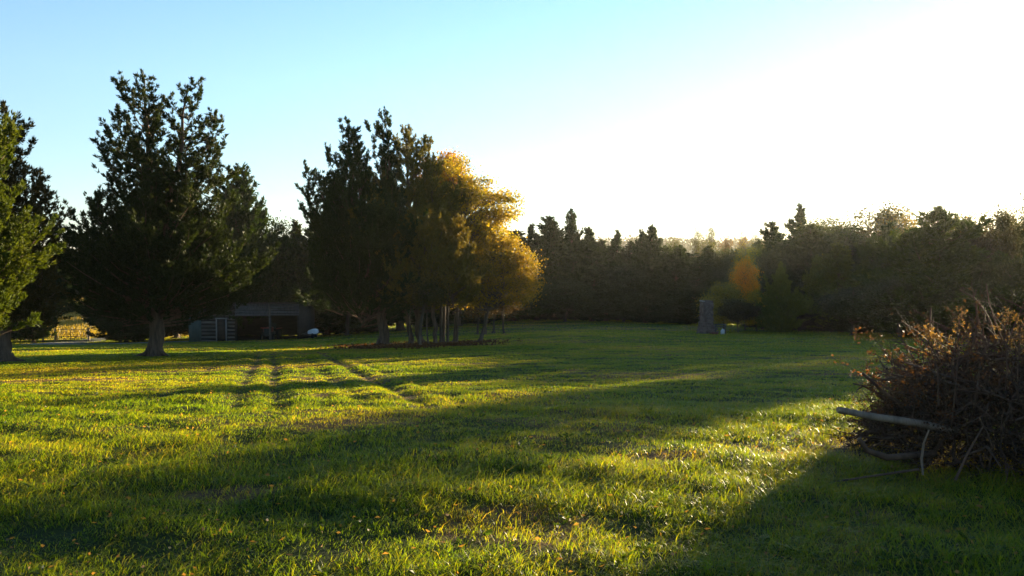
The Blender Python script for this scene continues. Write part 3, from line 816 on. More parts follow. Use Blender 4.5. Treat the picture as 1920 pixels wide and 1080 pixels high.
for n, (px, d, top, w) in enumerate(((1340, 100, 468, 40), (1375, 104, 462, 40), (1415, 102, 458, 40), (1430, 96, 470, 44), (1480, 84, 480, 44), (1520, 78, 470, 44), (1580, 76, 450, 50), (1650, 72, 450, 50), (1700, 70, 440, 50), (1780, 68, 450, 60), (1900, 66, 450, 60),
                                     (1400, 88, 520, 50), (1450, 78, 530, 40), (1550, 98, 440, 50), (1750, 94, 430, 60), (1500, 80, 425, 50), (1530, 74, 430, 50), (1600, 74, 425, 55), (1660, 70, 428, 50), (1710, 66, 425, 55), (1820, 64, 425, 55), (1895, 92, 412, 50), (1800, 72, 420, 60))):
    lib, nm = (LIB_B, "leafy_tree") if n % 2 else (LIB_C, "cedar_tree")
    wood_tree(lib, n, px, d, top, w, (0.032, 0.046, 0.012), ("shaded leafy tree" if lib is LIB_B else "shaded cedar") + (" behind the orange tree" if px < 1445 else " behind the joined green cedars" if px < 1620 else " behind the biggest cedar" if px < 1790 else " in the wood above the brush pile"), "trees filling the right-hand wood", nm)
# the wood goes on past the right edge of the picture and shades the lawn
def uv(v, u): return (v * cos(SUN_AZ) + u * sin(SUN_AZ), -v * sin(SUN_AZ) + u * cos(SUN_AZ))
for n, (v, u, top, w, kind) in enumerate(((-0.5, 65, 6.7, 1.35, 1), (1.6, 63, 7.6, 1.6, 1), (-2.6, 64, 4.9, 1.0, 1), (-4.05, 65, 5.9, .8, 1), (-5.35, 65, 6.8, 1.15, 1),
                                          (4.5, 60, 8, 2, 0), (8, 56, 9, 3, 0), (12, 54, 9, 3, 1), (16, 52, 9, 3, 0), (3, 68, 8, 2, 1), (6, 64, 9, 2.5, 1), (20, 50, 9, 3, 0), (.6, 70, 7, 2, 0))):
    x, y = uv(v, u); lib, nm = (LIB_B, "leafy_tree") if kind else (LIB_C, "cedar_tree")
    z = gz(x, y); wm, cm = lib[n % len(lib)]; q = w / (2.3 if lib is LIB_C else 1.75)
    tree_obj(nm, Vector((x, y, z)), wm, cm, (0.035, 0.042, 0.015), ("leafy tree" if kind else "cedar") + " of the wood beyond the right edge of the photo", "tree", "trees beyond the right edge", n * 1.3, (q, q, (top - z) / 9.4))

# trees beyond the golden field
for n in range(16):
    px = -80 + n * 52; d = 190 + 14 * ((n * 7) % 5)
    wood_tree(LIB_B, n, px, d, 470 + 12 * (n % 3), 60, (0.04, 0.036, 0.015), "far tree closing off the golden field behind the wood", "far trees beyond the golden field", "leafy_tree")

# ------------------------------------------------------------------ distant wooded hill
def far_hill():
    rng = np.random.RandomState(77)
    xs = np.linspace(-900, 1500, 260); ts = np.linspace(0, 1, 26)
    V = []
    def hz(x, t):
        top = 4 + 3 * np.sin(x / 170 + 1) + 2.0 * np.sin(x / 61) + 0.016 * np.clip(x, 0, 900)
        return -22 + (top + 22) * np.sin(np.clip(t, 0, 1) * pi / 2 * 1.25) 
    Xh, Th = np.meshgrid(xs, ts); Yh = 520 + 330 * Th; Zh = hz(Xh, Th)
    n_x = len(xs); i = np.arange(len(ts) - 1)[:, None] * n_x + np.arange(n_x - 1)[None]
    me = np_mesh("hill", np.stack([Xh.ravel(), Yh.ravel(), Zh.ravel()], 1), np.stack([i, i + 1, i + n_x + 1, i + n_x], -1).reshape(-1, 4), smooth=True)
    me.materials.append(simple("hill_ground", (0.04, 0.04, 0.015), (0.09, 0.07, 0.03), 0.03))
    tag(link(bpy.data.objects.new("hill", me)), kind="structure")
    n = 5200
    x = rng.uniform(-880, 1480, n); t = rng.uniform(0, 1, n)
    z = hz(x, t); y = 520 + 330 * t
    K = 26
    r = rng.uniform(3, 5.5, n)
    c = np.repeat(np.stack([x, y, z + 4], 1), K, 0)
    u = rng.normal(0, 1, (n * K, 3)); u /= np.linalg.norm(u, axis=1)[:, None]
    pos = c + u * (np.repeat(r, K)[:, None]) * rng.uniform(.5, 1, (n * K, 1)) * np.array([1, 1, 1.1])
    cm = leaf_mesh("far_wood", pos, u + rng.normal(0, .6, u.shape), 2.4, 1.9, rng); cm.materials.append(M_LEAF)
    o = link(bpy.data.objects.new("far_wood", cm)); o.color = (0.03, 0.026, 0.02, 1)
    tag(o, "far-off brownish wooded ridge along the horizon", "woods", kind="stuff")
far_hill()

# ------------------------------------------------------------------ gravel drive by the gate
M_GRAVEL = simple("gravel", (0.12, 0.13, 0.15), (0.27, 0.27, 0.28), 22, .95, None, .8, .03)
def strip(name, pts, widths, mat, lift=0.03, n=70):
    pts = np.array(pts, float); t = np.linspace(0, len(pts) - 1, n); k = np.clip(t.astype(int), 0, len(pts) - 2); f = (t - k)[:, None]
    c = pts[k] * (1 - f) + pts[k + 1] * f; w = np.interp(t, range(len(widths)), widths)
    tg = np.gradient(c, axis=0); tg /= np.linalg.norm(tg, axis=1)[:, None]; nn = np.stack([-tg[:, 1], tg[:, 0]], 1)
    cols = 9; V = []
    for j in range(cols):
        s = (j / (cols - 1) - .5); p = c + nn * (w * s)[:, None]
        V.append(np.stack([p[:, 0], p[:, 1], ground_z(p[:, 0], p[:, 1]) + lift * (1 if 0 < j < cols - 1 else -2)], 1))
    V = np.stack(V, 1).reshape(-1, 3); i = np.arange(n - 1)[:, None] * cols + np.arange(cols - 1)[None]
    me = np_mesh(name, V, np.stack([i, i + 1, i + cols + 1, i + cols], -1).reshape(-1, 4), smooth=True); me.materials.append(mat)
    return tag(link(bpy.data.objects.new(name, me)), kind="structure")
g0 = at(135, 86)
strip("gravel_drive", [(g0.x - 2, 100), (g0.x, 88), (g0.x + 2.5, 76), (g0.x + 9, 72.5), (g0.x + 18, 74)], [4, 4.5, 5, 3.5, 3], M_GRAVEL)

# ------------------------------------------------------------------ farm gate
M_GALV = simple("galvanised_steel", (0.10, 0.08, 0.06), (0.2, 0.17, 0.13), 12, .6, None, 0, 0, .3)
M_POST = simple("weathered_post", (0.20, 0.15, 0.10), (0.42, 0.33, 0.22), 8, .9, (1, 1, .1), .6, .02)
def farm_gate():
    d = 86.0; z0 = at(135, d).z
    xl, xr = wx(104, d), wx(161, d); w = xr - xl
    root = empty("farm_gate", (xl, d, z0)); tag(root, "tubular metal farm gate in front of the golden field", "gate")
    f = MB(); f.tube([(0, 0, .15), (0, 0, 1.33)], .03, 8, True); f.build("upright", M_GALV, root, True)
    f = MB(); f.tube([(w, 0, .15), (w, 0, 1.33)], .03, 8, True); f.build("upright", M_GALV, root, True)
    for i in range(6):
        b = MB(); z = .17 + i * .225 + (i == 5) * .03; b.tube([(0.03, 0, z), (w / 2, 0, z - .01), (w - .03, 0, z)], .026, 8); b.build("bar", M_GALV, root, True)
    b = MB(); b.tube([(w * .46, -.04, .15), (w * .46, -.04, 1.33)], .02, 6, True); b.build("brace", M_GALV, root, True)
    for px, lb, r in ((164, "pale round post at the right, latch side of the farm gate", .11), (101, "round post at the left, hinge side of the farm gate", .10)):
        p = at(px, d); m = MB(); rr = np.random.RandomState(int(px))
        m.tube([(0, 0, -.3), (.01, 0, .5), (-.01, .01, 1.1), (0, 0, 1.5)], [r, r * .97, r * .93, r * .9], 12, True)
        o = m.build("fence_post", M_POST, None, True, 0.01); o.location = p; tag(o, lb, "post")
farm_gate()

# ------------------------------------------------------------------ open shed
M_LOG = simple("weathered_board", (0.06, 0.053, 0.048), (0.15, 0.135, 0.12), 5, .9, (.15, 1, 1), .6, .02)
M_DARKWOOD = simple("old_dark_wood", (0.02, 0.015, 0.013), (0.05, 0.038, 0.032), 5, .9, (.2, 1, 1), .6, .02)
M_TEAL = simple("blue_green_tin", (0.05, 0.09, 0.09), (0.09, 0.14, 0.135), 3, .6, (1, 1, .3), .2, .01)
M_TIN = simple("grey_roofing_tin", (0.07, 0.07, 0.08), (0.13, 0.125, 0.135), 2.5, .55, (4, 1, 1), .3, .02, .3)
M_ROOF = simple("dull_roof_tin", (0.04, 0.035, 0.035), (0.11, 0.09, 0.08), 3, .7, (4, .6, 1), .4, .02, .2)
M_WHITE = simple("white_paint", (0.55, 0.58, 0.62), (0.75, 0.78, 0.82), 3, .5, None, 0)
M_FRAME = simple("faded_white_trim", (0.16, 0.16, 0.16), (0.26, 0.26, 0.26), 5, .8, (1, 1, .2), .2)
M_RED = simple("rust_red_paint", (0.16, 0.025, 0.02), (0.28, 0.06, 0.045), 4, .55, None, 0)
M_RUBBER = simple("tyre_rubber", (0.015, 0.015, 0.015), (0.035, 0.035, 0.035), 10, .85, None, 0)
M_IRON = simple("dark_iron", (0.03, 0.03, 0.03), (0.07, 0.065, 0.06), 8, .6, None, 0, 0, .4)
def shed():
    d = 70.0; xl, xr = wx(375, d), wx(560, d); zb = min(at(375, d).z, at(560, d).z) - .05
    W = xr - xl; D = 5.5; s = d / F
    xp = lambda px: (px - 375) * s
    zp = lambda py: zpx(py, d) - zb
    rng = np.random.RandomState(9)
    root = empty("open_shed", (xl, d, zb)); tag(root, "long low open-fronted wooden shed with a board-striped end, under the dark trees", "shed")
    top = zp(569)
    # horizontal board wall with gaps, with a window gap near its top
    m = MB(); x0, x1 = 0, xp(440); dx0, dx1 = xp(404), xp(424); dh = zp(598)
    hs = np.arange(.12, top - .5, .32)
    for h in hs:
        if h < dh:
            m.box((x0 + (dx0 - x0) / 2, 0, h), (dx0 - x0 - .1, .07, .15), 0, .018, rng)
            m.box((dx1 + (x1 - dx1) / 2, 0, h), (x1 - dx1 - .1, .07, .15), 0, .018, rng)
        else:
            m.box(((x0 + x1) / 2, 0, h), (x1 - x0, .07, .14), 0, .018, rng)
    m.build("board_wall", M_LOG, root)
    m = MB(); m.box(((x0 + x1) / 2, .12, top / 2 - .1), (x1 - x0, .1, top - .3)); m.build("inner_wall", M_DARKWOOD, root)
    # door with pale frame
    dr = MB(); dr.box(((dx0 + dx1) / 2, -.02, dh / 2), (dx1 - dx0 - .16, .05, dh - .05)); drm = dr.build("door", M_DARKWOOD, root)
    fr = MB()
    fr.box((dx0 + .04, -.06, dh / 2), (.1, .09, dh)); fr.box((dx1 - .04, -.06, dh / 2), (.1, .09, dh)); fr.box(((dx0 + dx1) / 2, -.062, dh + .05), (dx1 - dx0 + .1, .09, .1))
    fr.build("door_frame", M_FRAME, drm)
    # corner panel of blue-green tin and the return wall
    cp = MB(); a = xp(352)
    for i in range(10):
        xx = a + (0 - a) * (i + .5) / 10; cp.box((xx, .05 + .02 * (i % 2), zp(572) / 2), (-a / 10 + .01, .05, zp(572)))
    cp.build("tin_corner_panel", M_TEAL, root)
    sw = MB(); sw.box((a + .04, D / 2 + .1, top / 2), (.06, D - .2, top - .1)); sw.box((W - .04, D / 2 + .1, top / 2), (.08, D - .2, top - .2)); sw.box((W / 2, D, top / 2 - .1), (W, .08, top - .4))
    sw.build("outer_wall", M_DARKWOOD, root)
    # upper fascia over the bays
    bx0 = xp(440); fz0 = zp(592); fs = MB(); n = 5
    for i in range(n):
        h = fz0 + (top - fz0) * (i + .5) / n
        fs.box(((bx0 + xp(503)) / 2, -.05 - .004 * (i % 2), h), (xp(503) - bx0, .04, (top - fz0) / n - .02), 0, .012, rng)
        fs.box(((xp(507) + W) / 2, -.05 - .004 * (i % 2), h), (W - xp(507), .04, (top - fz0) / n - (.03 if i % 2 else .07)), 0, .014, rng)
    fs.build("fascia", M_TIN, root)
    for px in (441, 505, 558):
        m = MB(); m.box((xp(px), .04, top / 2), (.16, .16, top), 0, .006, rng); m.build("post", M_DARKWOOD if px != 505 else M_LOG, root)
    bm_ = MB(); bm_.box(((bx0 + W) / 2, .06, fz0 + .02), (W - bx0, .14, .16)); bm_.build("beam", M_DARKWOOD, root)
    # mono-pitch roof, low at the back
    r = MB(); nr = 34
    xa, xb = a - .3, W + .35
    for i in range(nr):
        x = xa + (xb - xa) * (i + .5) / nr; w2 = (xb - xa) / nr / 2; zt = top + .05 + (.02 if i % 2 else 0)
        z2 = top - .75 + (.02 if i % 2 else 0)
        v = [(x - w2, -.45, zt + .06), (x + w2, -.45, zt + .06), (x + w2, D + .3, z2), (x - w2, D + .3, z2)]
        v += [(q[0], q[1], q[2] - .03) for q in v]
        r.add(v, [(0, 1, 2, 3), (7, 6, 5, 4), (0, 4, 5, 1), (2, 6, 7, 3), (0, 3, 7, 4), (1, 5, 6, 2)])
    r.build("roof", M_ROOF, root)
    # earth floor slab just clear of the ground
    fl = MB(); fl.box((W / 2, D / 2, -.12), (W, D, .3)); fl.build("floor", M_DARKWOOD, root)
    return xl, zb, xp, zp, d
SX, SZ, xp, zp, SD = shed()

def wheel(parent, x, y, z, r, w, rim=M_IRON):
    t = MB(); th = np.linspace(0, 2 * pi, 25)
    prof = [(r * .62, -w / 2), (r * .93, -w / 2), (r, -w * .3), (r, w * .3), (r * .93, w / 2), (r * .62, w / 2)]
    V = np.array([[(x + b, y + a * cos(q), z + a * sin(q)) for (a, b) in prof] for q in th[:-1]]).reshape(-1, 3)
    k = len(prof); i = np.arange(24)[:, None]; j = np.arange(k - 1)[None]
    q = np.stack([i * k + j, i * k + j + 1, ((i + 1) % 24) * k + j + 1, ((i + 1) % 24) * k + j], -1).reshape(-1, 4)
    t.add(V, q)
    o = t.build("tyre", M_RUBBER, parent, True)
    m = MB(); m.tube([(x - w * .3, y, z), (x + w * .3, y, z)], r * .62, 16, True); m.build("rim", rim, o)

def tractor():
    x = SX + xp(494); y = SD + 1.6; z = SZ + .03
    root = empty("garden_tractor", (x, y, z)); tag(root, "small dull red tractor parked in the open bay of the shed", "tractor")
    m = MB(); m.box((0, -.35, .95), (.62, 1.1, .42), 0); m.build("hood", M_RED, root, False, .06)
    m = MB(); m.box((0, -.93, .86), (.5, .05, .5)); m.build("grille", M_IRON, root, False, .02)
    m = MB(); m.box((0, .1, .58), (.4, 2.0, .3)); m.build("chassis", M_IRON, root, False, .03)
    for sx in (-1, 1): m = MB(); m.box((sx * .62, .75, .98), (.3, .9, .06)); m.build("fender", M_RED, root, False, .02)
    m = MB(); m.box((0, .95, .95), (.45, .42, .1)); m.box((0, 1.16, 1.2), (.45, .08, .4)); m.build("seat", M_IRON, root, False, .03)
    m = MB(); m.tube([(0, .2, 1.1), (0, .5, 1.35)], .02, 6); th = np.linspace(0, 2 * pi, 17)
    m.tube([(.19 * cos(a), .5 + .1 * sin(a), 1.35 + .15 * sin(a)) for a in th], .015, 6); m.build("steering_wheel", M_IRON, root)
    for sx in (-1, 1):
        w_ = empty_part("wheel", root); wheel(w_, sx * .62, .75, .5, .52, .26); w_ = empty_part("wheel", root); wheel(w_, sx * .48, -.6, .3, .3, .15)
    # hoses / bar raised across the bay
    m = MB(); m.box((0, -1.0, 1.18), (1.0, .1, .09)); m.build("front_rack", M_RED, root, False, .02)
def empty_part(name, parent):
    o = bpy.data.objects.new(name, None); o.empty_display_size = .1; return link(o, parent)
tractor()

def trailer():
    d = 71.0; s = d / F; p = at(580, d)
    root = empty("flat_trailer", p); tag(root, "low flat trailer carrying a white load beside the shed", "trailer")
    m = MB(); m.box((0, .6, .42), (1.35, 2.2, .08)); m.build("deck", M_IRON, root, False, .01)
    m = MB(); m.tube([(-.6, .6, .38), (-1.2, .6, .3)], .04, 6, True); m.build("drawbar", M_IRON, root)
    for y in (-.1, 1.3):
        w_ = empty_part("wheel", root); wheel(w_, .25, y, .26, .26, .14)
    q = p + Vector((.2, .3, .46))
    t = MB(); n = 14
    zs = [(-.36, .0, .02), (-.36, .22, .24), (-.2, .34, .30), (.1, .42, .30), (.32, .40, .26), (.37, .2, .16), (.37, 0, .02)]
    # rounded tub profile, extruded along y
    prof = [(-.38, 0), (-.40, .16), (-.33, .30), (-.1, .38), (.18, .40), (.36, .32), (.41, .14), (.38, 0)]
    V = []; ys = (-.45, -.38, .38, .45); sc = (.88, 1, 1, .88)
    for yy, f in zip(ys, sc): V += [(a * f, yy, b * f) for a, b in prof]
    k = len(prof); Q = [(i * k + j, i * k + (j + 1) % k, (i + 1) * k + (j + 1) % k, (i + 1) * k + j) for i in range(3) for j in range(k)]
    t.add(V, Q); c0 = np.array(V[:k] + [(0, -.46, .18)]); t.add(c0, None, [(j, (j + 1) % k, k) for j in range(k)])
    c1 = np.array(V[-k:] + [(0, .46, .18)]); t.add(c1, None, [(j, (j + 1) % k, k) for j in range(k)])
    o = t.build("white_tank", M_WHITE, None, True); o.location = q; tag(o, "small rounded white tank lying on the low flat trailer", "tank")
trailer()

# ------------------------------------------------------------------ old stone chimney, bricks, rail, jug
M_STONE = simple("field_stone", (0.09, 0.06, 0.05), (0.25, 0.19, 0.16), 3.5, .95, None, .7, .05)
M_MORTAR = simple("lime_mortar", (0.10, 0.09, 0.08), (0.2, 0.18, 0.17), 8, .95, None, .6, .03)
M_CAP = simple("pale_cap_stone", (0.25, 0.24, 0.23), (0.42, 0.41, 0.4), 5, .9, None, .5, .02)
M_BRICK = simple("old_red_brick", (0.13, 0.04, 0.03), (0.26, 0.09, 0.06), 7, .95, None, .4, .01)
def chimney():
    d = 57.0; s = d / F; p = at(1325, d); H = zpx(563, d) - p.z
    rng = np.random.RandomState(4)
    root = empty("stone_chimney", p, .25); tag(root, "ruined free-standing stone chimney with a pale sloping top at the edge of the lawn", "chimney")
    core = MB(); core.box((0, 0, H * .46 - .1), (.60, .60, H * .92), 0); core.build("core", M_MORTAR, root)
    st = MB(); h = -.1; row = 0
    while h < H - .12:
        hh = rng.uniform(.13, .22); w = .74 - .08 * h / H + (.22 if h < .3 else .08 if h < .6 else 0)
        for side in range(4):
            a = side * pi / 2; u = -w / 2 + (.07 if row % 2 else 0)
            while u < w / 2 - .05:
                l = min(rng.uniform(.16, .34), w / 2 - u); off = w / 2 - .05 + rng.uniform(-.02, .03)
                cx, cy = u + l / 2, -off
                st.box((cx * cos(a) - cy * sin(a), cx * sin(a) + cy * cos(a), h + hh / 2), (l - .015, .14, hh - .015), a, .022, rng); u += l
        h += hh; row += 1
    st.build("stonework", M_STONE, root, False, .012)
    cp = MB(); cp.add([(-.38, -.36, H - .0), (.36, -.36, H - .16), (.36, .36, H - .14), (-.38, .36, H + .02),
                       (-.38, -.36, H - .10), (.36, -.36, H - .26), (.36, .36, H - .24), (-.38, .36, H - .08)],
                      [(0, 1, 2, 3), (7, 6, 5, 4), (0, 4, 5, 1), (1, 5, 6, 2), (2, 6, 7, 3), (3, 7, 4, 0)])
    cp.build("cap_stone", M_CAP, root, False, .03)
    lo = MB()                                     # lower shoulder on the right
    for i in range(9): lo.box((.55 + rng.uniform(-.12, .12), rng.uniform(-.3, .3), .1 + .05 * i), (.34, .3, .14), rng.uniform(0, 3), .015, rng)
    lo.build("hearth_stub", M_STONE, root, False, .015)
    # bricks
    for i in range(12):
        m = MB(); m.box((0, 0, 0), (.21, .10, .065), 0, .003, rng); o = m.build("brick", M_BRICK, None, False, .006)
        px = 1334 + (i % 6) * 2.4 + rng.uniform(-.6, .6); q = at(px, d - 1.0 - .15 * (i % 3)); lvl = i // 6
        o.location = q + Vector((0, 0, .035 + .068 * lvl)); o.rotation_euler = (rng.uniform(-.2, .2), rng.uniform(-.2, .2), rng.uniform(0, 3))
        tag(o, "old red brick in the loose heap at the foot of the stone chimney", "brick", "bricks heaped by the chimney")
    # wooden rail stand
    q = at(1352, d - .4); w = 18 * s
    root = empty("rail_stand", q); tag(root, "low weathered wooden rail stand right of the stone chimney", "rail stand")
    for sx in (-1, 1):
        m = MB(); m.box((sx * w / 2, 0, .33), (.07, .07, .72), 0, .004, rng); m.build("leg", M_LOG, root)
    for z in (.70, .55):
        m = MB(); m.box((0, -.05, z), (w + .15, .04, .07), 0, .004, rng); m.build("rail", M_LOG, root)
    # jug
    q = at(1356, d - 1.1); m = MB(); zz = [0, .01, .22, .30, .34, .36, .40]; rr = [.08, .13, .135, .10, .05, .04, .04]
    root = empty("plastic_jug", q); tag(root, "white plastic jug on the grass under the rail stand", "jug")
    m.tube([(0, 0, z) for z in zz], rr, 14, True); m.build("jug_body", M_WHITE, root, True)
    m = MB(); m.tube([(.05, 0, .34), (.13, 0, .33), (.14, 0, .24), (.11, 0, .18)], .014, 6); m.build("handle", M_WHITE, root, True)
chimney()

# ------------------------------------------------------------------ brush pile at the right
M_TWIG = simple("dry_twig", (0.045, 0.026, 0.018), (0.13, 0.074, 0.048), 9, .85, None, .3, .005)  # brown warmed to carry the tint of sun glare over the pile
M_LOGC = bark_mat("pale_cut_branch", (0.10, 0.07, 0.052), (0.30, 0.225, 0.175))
M_CUT = simple("cut_wood_end", (0.18, 0.13, 0.08), (0.32, 0.24, 0.16), 30, .8, None, .2, .003)
def brush():
    rng = np.random.RandomState(66)
    cx, cy = 4.52, 6.98
    def mound(u, v): return 1.02 * max(0, 1 - (u * u + v * v)) ** .8
    mb = MB(); LP, LD = [], []
    for i in range(2300):
        a = rng.uniform(0, 2 * pi); r = rng.uniform(0, 1) ** .55 * 1.0
        u, v = r * cos(a), r * sin(a)
        x, y = cx + u * 1.22, cy + v * 1.15
        h = mound(u, v)
        z = gz_fast(x, y) + rng.uniform(0, 1) ** .8 * h + .02
        out = np.array([u, v, 0]); dr = unit(out * 1.0 + rng.normal(0, .65, 3) + np.array([0, 0, rng.uniform(-.15, .75)]))
        l = rng.uniform(.2, .8) * (1.0 if r < .85 else .7)
        p = [np.array([x, y, z])]
        for k in range(4): dr = unit(dr + rng.normal(0, .22, 3) + np.array([0, 0, -.03])); p.append(p[-1] + dr * l / 4)
        p = np.array(p); p[:, 2] = np.maximum(p[:, 2], gz_fast(x, y) - .01)
        r0 = rng.choice([.003, .006, .010, .019], p=[.52, .3, .13, .05])
        mb.tube(p, np.linspace(r0, r0 * .35, 5), 4)
        for q in range(3):
            j = rng.randint(1, 4); e = unit(dr + rng.normal(0, .8, 3)); l2 = rng.uniform(.08, .25)
            mb.tube([p[j], p[j] + e * l2 * .5 + rng.normal(0, .01, 3), p[j] + e * l2 + [0, 0, .02]], [r0 * .45, r0 * .35, .0012], 3)
        n = rng.randint(3, 13)
        t = rng.uniform(.2, 1, n) * 4; jj = np.clip(t.astype(int), 0, 3); f = (t - jj)[:, None]
        LP.append(p[jj] * (1 - f) + p[jj + 1] * f + rng.normal(0, .03, (n, 3))); LD.append(rng.normal(0, 1, (n, 3)))
    for i in range(26):                           # thicker cut limbs through the heap, with side forks
        a = rng.uniform(0, 2 * pi); r = rng.uniform(.2, .9); p0 = np.array([cx + 1.1 * r * cos(a), cy + r * sin(a), rng.uniform(.08, .75)])
        dr = unit(np.array([cos(a), sin(a), rng.uniform(-.1, .5)]) + rng.normal(0, .4, 3)); l = rng.uniform(.5, 1.1); p = [p0]
        for k in range(4): dr = unit(dr + rng.normal(0, .13, 3)); p.append(p[-1] + dr * l / 4)
        r0 = rng.uniform(.016, .034); mb.tube(p, np.linspace(r0, r0 * .6, 5) * (1 + rng.normal(0, .08, 5)), 7, True)
        for q in range(2): e = unit(dr + rng.normal(0, .7, 3)); j = rng.randint(1, 4); mb.tube([p[j], p[j] + e * .14, p[j] + e * .3], [r0 * .5, r0 * .4, r0 * .25], 6, True)
    root = empty("brush_pile", (0, 0, 0)); tag(root, "big tangled pile of cut brush and dry twigs at the right edge of the lawn", "brush pile")
    o = mb.build("twigs", M_TWIG, root); o["kind"] = "stuff"
    LP = np.concatenate(LP); LD = np.concatenate(LD)
    lm = leaf_mesh("dead_leaves", LP, LD, .034, .018, rng); lm.materials.append(M_LEAF)
    o = link(bpy.data.objects.new("dead_leaves", lm), root); o.color = (0.032, 0.018, 0.012, 1); o["kind"] = "stuff"
    # reddish thin shoots with curled leaves reaching left
    mb = MB(); LP, LD = [], []
    for i in range(36):
        p0 = np.array([cx - 1.0 + rng.uniform(-.15, .5), cy + rng.uniform(-.6, .5), .15 + rng.uniform(0, .55)])
        dr = unit(np.array([-1, rng.normal(0, .4), rng.uniform(.15, 1.1)])); l = rng.uniform(.3, .7); p = [p0]
        for k in range(5): dr = unit(dr + rng.normal(0, .16, 3)); p.append(p[-1] + dr * l / 5)
        p = np.array(p); mb.tube(p, np.linspace(.005, .0015, 6), 4)
        for q in range(5):
            j = rng.randint(2, 6); e = unit(dr + rng.normal(0, .7, 3)) * rng.uniform(.05, .16); mb.tube([p[j], p[j] + e], [.002, .001], 3)
            n = 7; LP.append(p[j] + e * rng.uniform(0, 1, (n, 1)) + rng.normal(0, .015, (n, 3))); LD.append(rng.normal(0, 1, (n, 3)))
    root2 = empty("cut_bush", (0, 0, 0)); tag(root2, "cut bush with reddish curled leaves sticking out of the brush pile's left side", "cut bush")
    mb.build("shoots", M_TWIG, root2)
    LP = np.concatenate(LP); LD = np.concatenate(LD)
    lm = leaf_mesh("curled_leaves", LP, LD, .032, .018, rng); lm.materials.append(M_LEAF)
    o = link(bpy.data.objects.new("curled_leaves", lm), root2); o.color = (0.09, 0.04, 0.023, 1)
    # pale cut log
    def P(px, py, d): return np.array([wx(px, d), d, zpx(py, d)])
    a, b = P(1576, 768, 6.2), P(1800, 808, 6.5)
    pts = np.array([a, a * .7 + b * .3 + [0, 0, -.006], a * .35 + b * .65 + [0, 0, .006], b])
    rt = empty("cut_log", Vector(a)); tag(rt, "pale cut branch log jutting left out of the brush pile", "log")
    m = MB(); m.tube(pts - a, [.024, .028, .029, .033], 14); m.build("log_bark", M_LOGC, rt, True)
    e = unit(a - b); m = MB(); m.tube([e * .004, -e * .01], [.022, .022], 14, True); m.build("cut_end", M_CUT, rt)
    # other sticks one can tell apart
    for pts, rad, lb in (([(1738, 890, 6.0), (1735, 860, 6.0), (1739, 830, 5.98), (1748, 806, 5.95)], [.008, .010, .008, .005], "pale upright stick leaning on the front of the brush pile"),
                         ([(1616, 822, 6.1), (1632, 845, 6.1), (1670, 858, 6.15), (1760, 850, 6.4)], [.018, .022, .026, .028], "dark crooked branch lying low on the left of the brush pile"),
                         ([(1800, 900, 5.8), (1822, 850, 5.8), (1850, 800, 5.9)], [.010, .008, .004], "thin bent stick on the right front of the brush pile"),
                         ([(1560, 905, 5.9), (1640, 893, 5.9), (1730, 880, 6.0)], [.006, .009, .010], "long thin twig lying flat on the grass before the brush pile")):
        q = np.array([P(*k) for k in pts]); m = MB(); m.tube(q - q[0], rad, 8, True)
        o = m.build("stick", M_LOGC if "pale" in lb else M_TWIG, None, True); o.location = Vector(q[0]); tag(o, lb, "stick")
    # tall dry weeds with seed heads
    W = [((1790, 800, 6.4), (1800, 690, 6.4), (1798, 620, 6.4), (1805, 582, 6.4), "tallest curved dry weed stalk above the brush pile"),
         ((1765, 760, 6.3), (1762, 690, 6.3), (1748, 640, 6.3), (1742, 618, 6.3), "fuzzy dry weed with a leaning head at the left of the pile's top"),
         ((1800, 760, 6.5), (1790, 680, 6.5), (1765, 640, 6.5), (1750, 632, 6.5), "dry weed arching left over the brush pile"),
         ((1890, 760, 6.4), (1893, 680, 6.4), (1886, 620, 6.4), (1893, 588, 6.4), "dry weed with pale tip at the upper right of the brush pile"),
         ((1915, 760, 6.3), (1912, 690, 6.3), (1916, 630, 6.3), (1908, 592, 6.3), "dry weed stalk right beside the photo's right edge")]
    for (p0, p1, p2, p3, lb) in W:
        q = np.array([P(*p0), P(*p1), P(*p2), P(*p3)]); t = np.linspace(0, 3, 12); k = np.clip(t.astype(int), 0, 2); f = (t - k)[:, None]
        c = q[k] * (1 - f) + q[k + 1] * f; c[1:-1] = (c[:-2] + c[1:-1] + c[2:]) / 3
        rt = empty("dry_weed", Vector(c[0])); tag(rt, lb, "dry weed")
        m = MB(); m.tube(c - c[0], np.linspace(.006, .002, 12), 5)
        LP, LD = [], []
        for j in range(5, 12):
            for s_ in range(3):
                e = unit(np.array([rng.normal(0, 1), rng.normal(0, .8), .9])) * rng.uniform(.03, .10) * (13 - j) / 5
                m.tube([c[j] - c[0], c[j] - c[0] + e], [.0015, .0008], 3)
                LP.append(c[j] - c[0] + e * rng.uniform(.4, 1.1, (6, 1)) + rng.normal(0, .008, (6, 3))); LD.append(e[None] + rng.normal(0, .05, (6, 3)))
        m.build("stalk", M_TWIG, rt)
        lm = leaf_mesh("seed_head", np.concatenate(LP), np.concatenate(LD), .022, .010, rng); lm.materials.append(M_LEAF)
        o = link(bpy.data.objects.new("seed_head", lm), rt); o.color = (0.16, 0.10, 0.06, 1)
def gz_fast(x, y): return 0.0
brush()

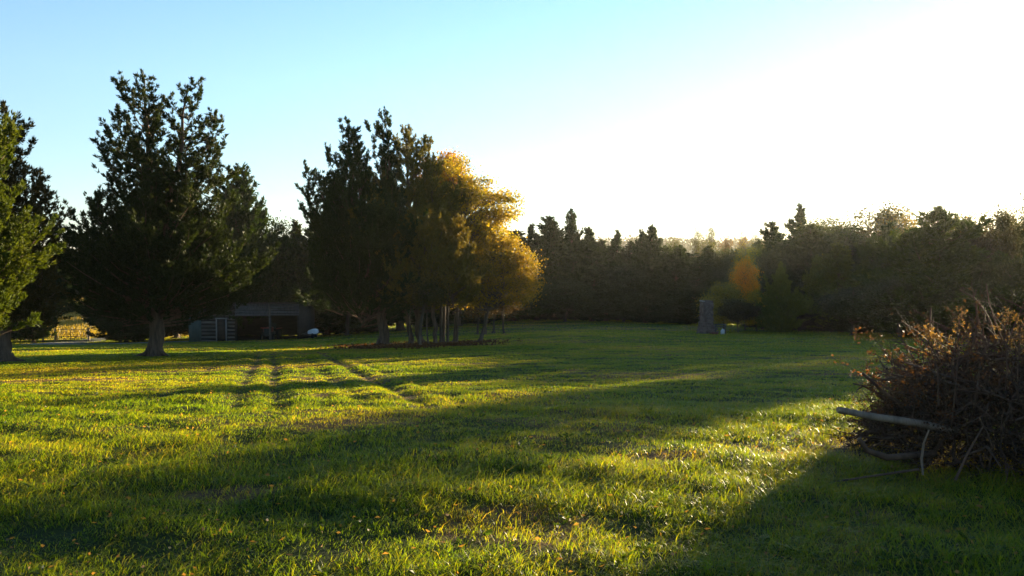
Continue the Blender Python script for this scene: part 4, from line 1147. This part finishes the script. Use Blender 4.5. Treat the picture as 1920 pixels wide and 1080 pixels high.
# fallen leaves under the grove
def litter():
    rng = np.random.RandomState(8); n = 9000
    px = rng.normal(775, 60, n); d = rng.normal(44.5, 2.6, n); x = txpx(px) * d
    z = ground_z(x, d) + .03 + .06 * rng.uniform(0, 1, n)
    cm = leaf_mesh("fallen_leaves", np.stack([x, d, z], 1), rng.normal(0, 1, (n, 3)) * np.array([1, 1, .3]), .12, .09, rng); cm.materials.append(M_LEAF)
    o = link(bpy.data.objects.new("fallen_leaves", cm)); o.color = (0.10, 0.045, 0.02, 1)
    tag(o, "reddish brown fallen leaves on the bare earth under the grove", "leaf litter", kind="stuff")
litter()

def weeds():
    rng = np.random.RandomState(19); n = 320
    d = 3.6 + 12 * rng.uniform(0, 1, n) ** 1.3; x = rng.uniform(-.8, .8, n) * d
    z = ground_z(x, d) + .012; K = 9; a = rng.uniform(0, 2 * pi, (n, K)); s_ = rng.uniform(.6, 1.5, (n, 1)) 
    D_ = np.stack([np.cos(a), np.sin(a), rng.uniform(.15, .75, (n, K))], -1).reshape(-1, 3)
    P_ = np.repeat(np.stack([x, d, z], 1), K, 0) + D_ * rng.uniform(0, .02, (n * K, 1))
    cm = leaf_mesh("lawn_weeds", P_, D_, .046, .017, rng); cm.materials.append(M_LEAF)
    o = link(bpy.data.objects.new("lawn_weeds", cm)); o.color = (0.045, 0.08, 0.012, 1)
    tag(o, "broad-leaved weed rosettes scattered through the near lawn", "weeds", kind="stuff")
    n = 2600; d = 3.6 + 16 * rng.uniform(0, 1, n) ** 1.2; x = rng.uniform(-.8, .8, n) * d; z = ground_z(x, d) + rng.uniform(.01, .045, n)
    cm = leaf_mesh("scattered_leaves", np.stack([x, d, z], 1), rng.normal(0, 1, (n, 3)) * np.array([1, 1, .25]), .034, .018, rng); cm.materials.append(M_LEAF)
    o = link(bpy.data.objects.new("scattered_leaves", cm)); o.color = (0.26, 0.15, 0.06, 1)
    tag(o, "small dry leaves scattered over the near lawn", "leaf litter", kind="stuff")
weeds()

# ------------------------------------------------------------------ evening haze
def haze():
    m = bpy.data.materials.new("haze"); m.use_nodes = True; nt = m.node_tree
    nt.nodes.remove(nt.nodes["Principled BSDF"])
    v = nt.nodes.new("ShaderNodeVolumePrincipled")
    v.inputs["Color"].default_value = (0.90, 0.92, 0.84, 1); v.inputs["Density"].default_value = 0.00011; v.inputs["Anisotropy"].default_value = 0.6
    nt.links.new(v.outputs[0], nt.nodes["Material Output"].inputs["Volume"])
    b = MB(); z0 = float(Z.min()) - 1; z1 = 45.0
    b.box((0, 1270, (z0 + z1) / 2), (4900, 2760, z1 - z0))
    o = b.build("haze", m); tag(o, kind="stuff")
haze()
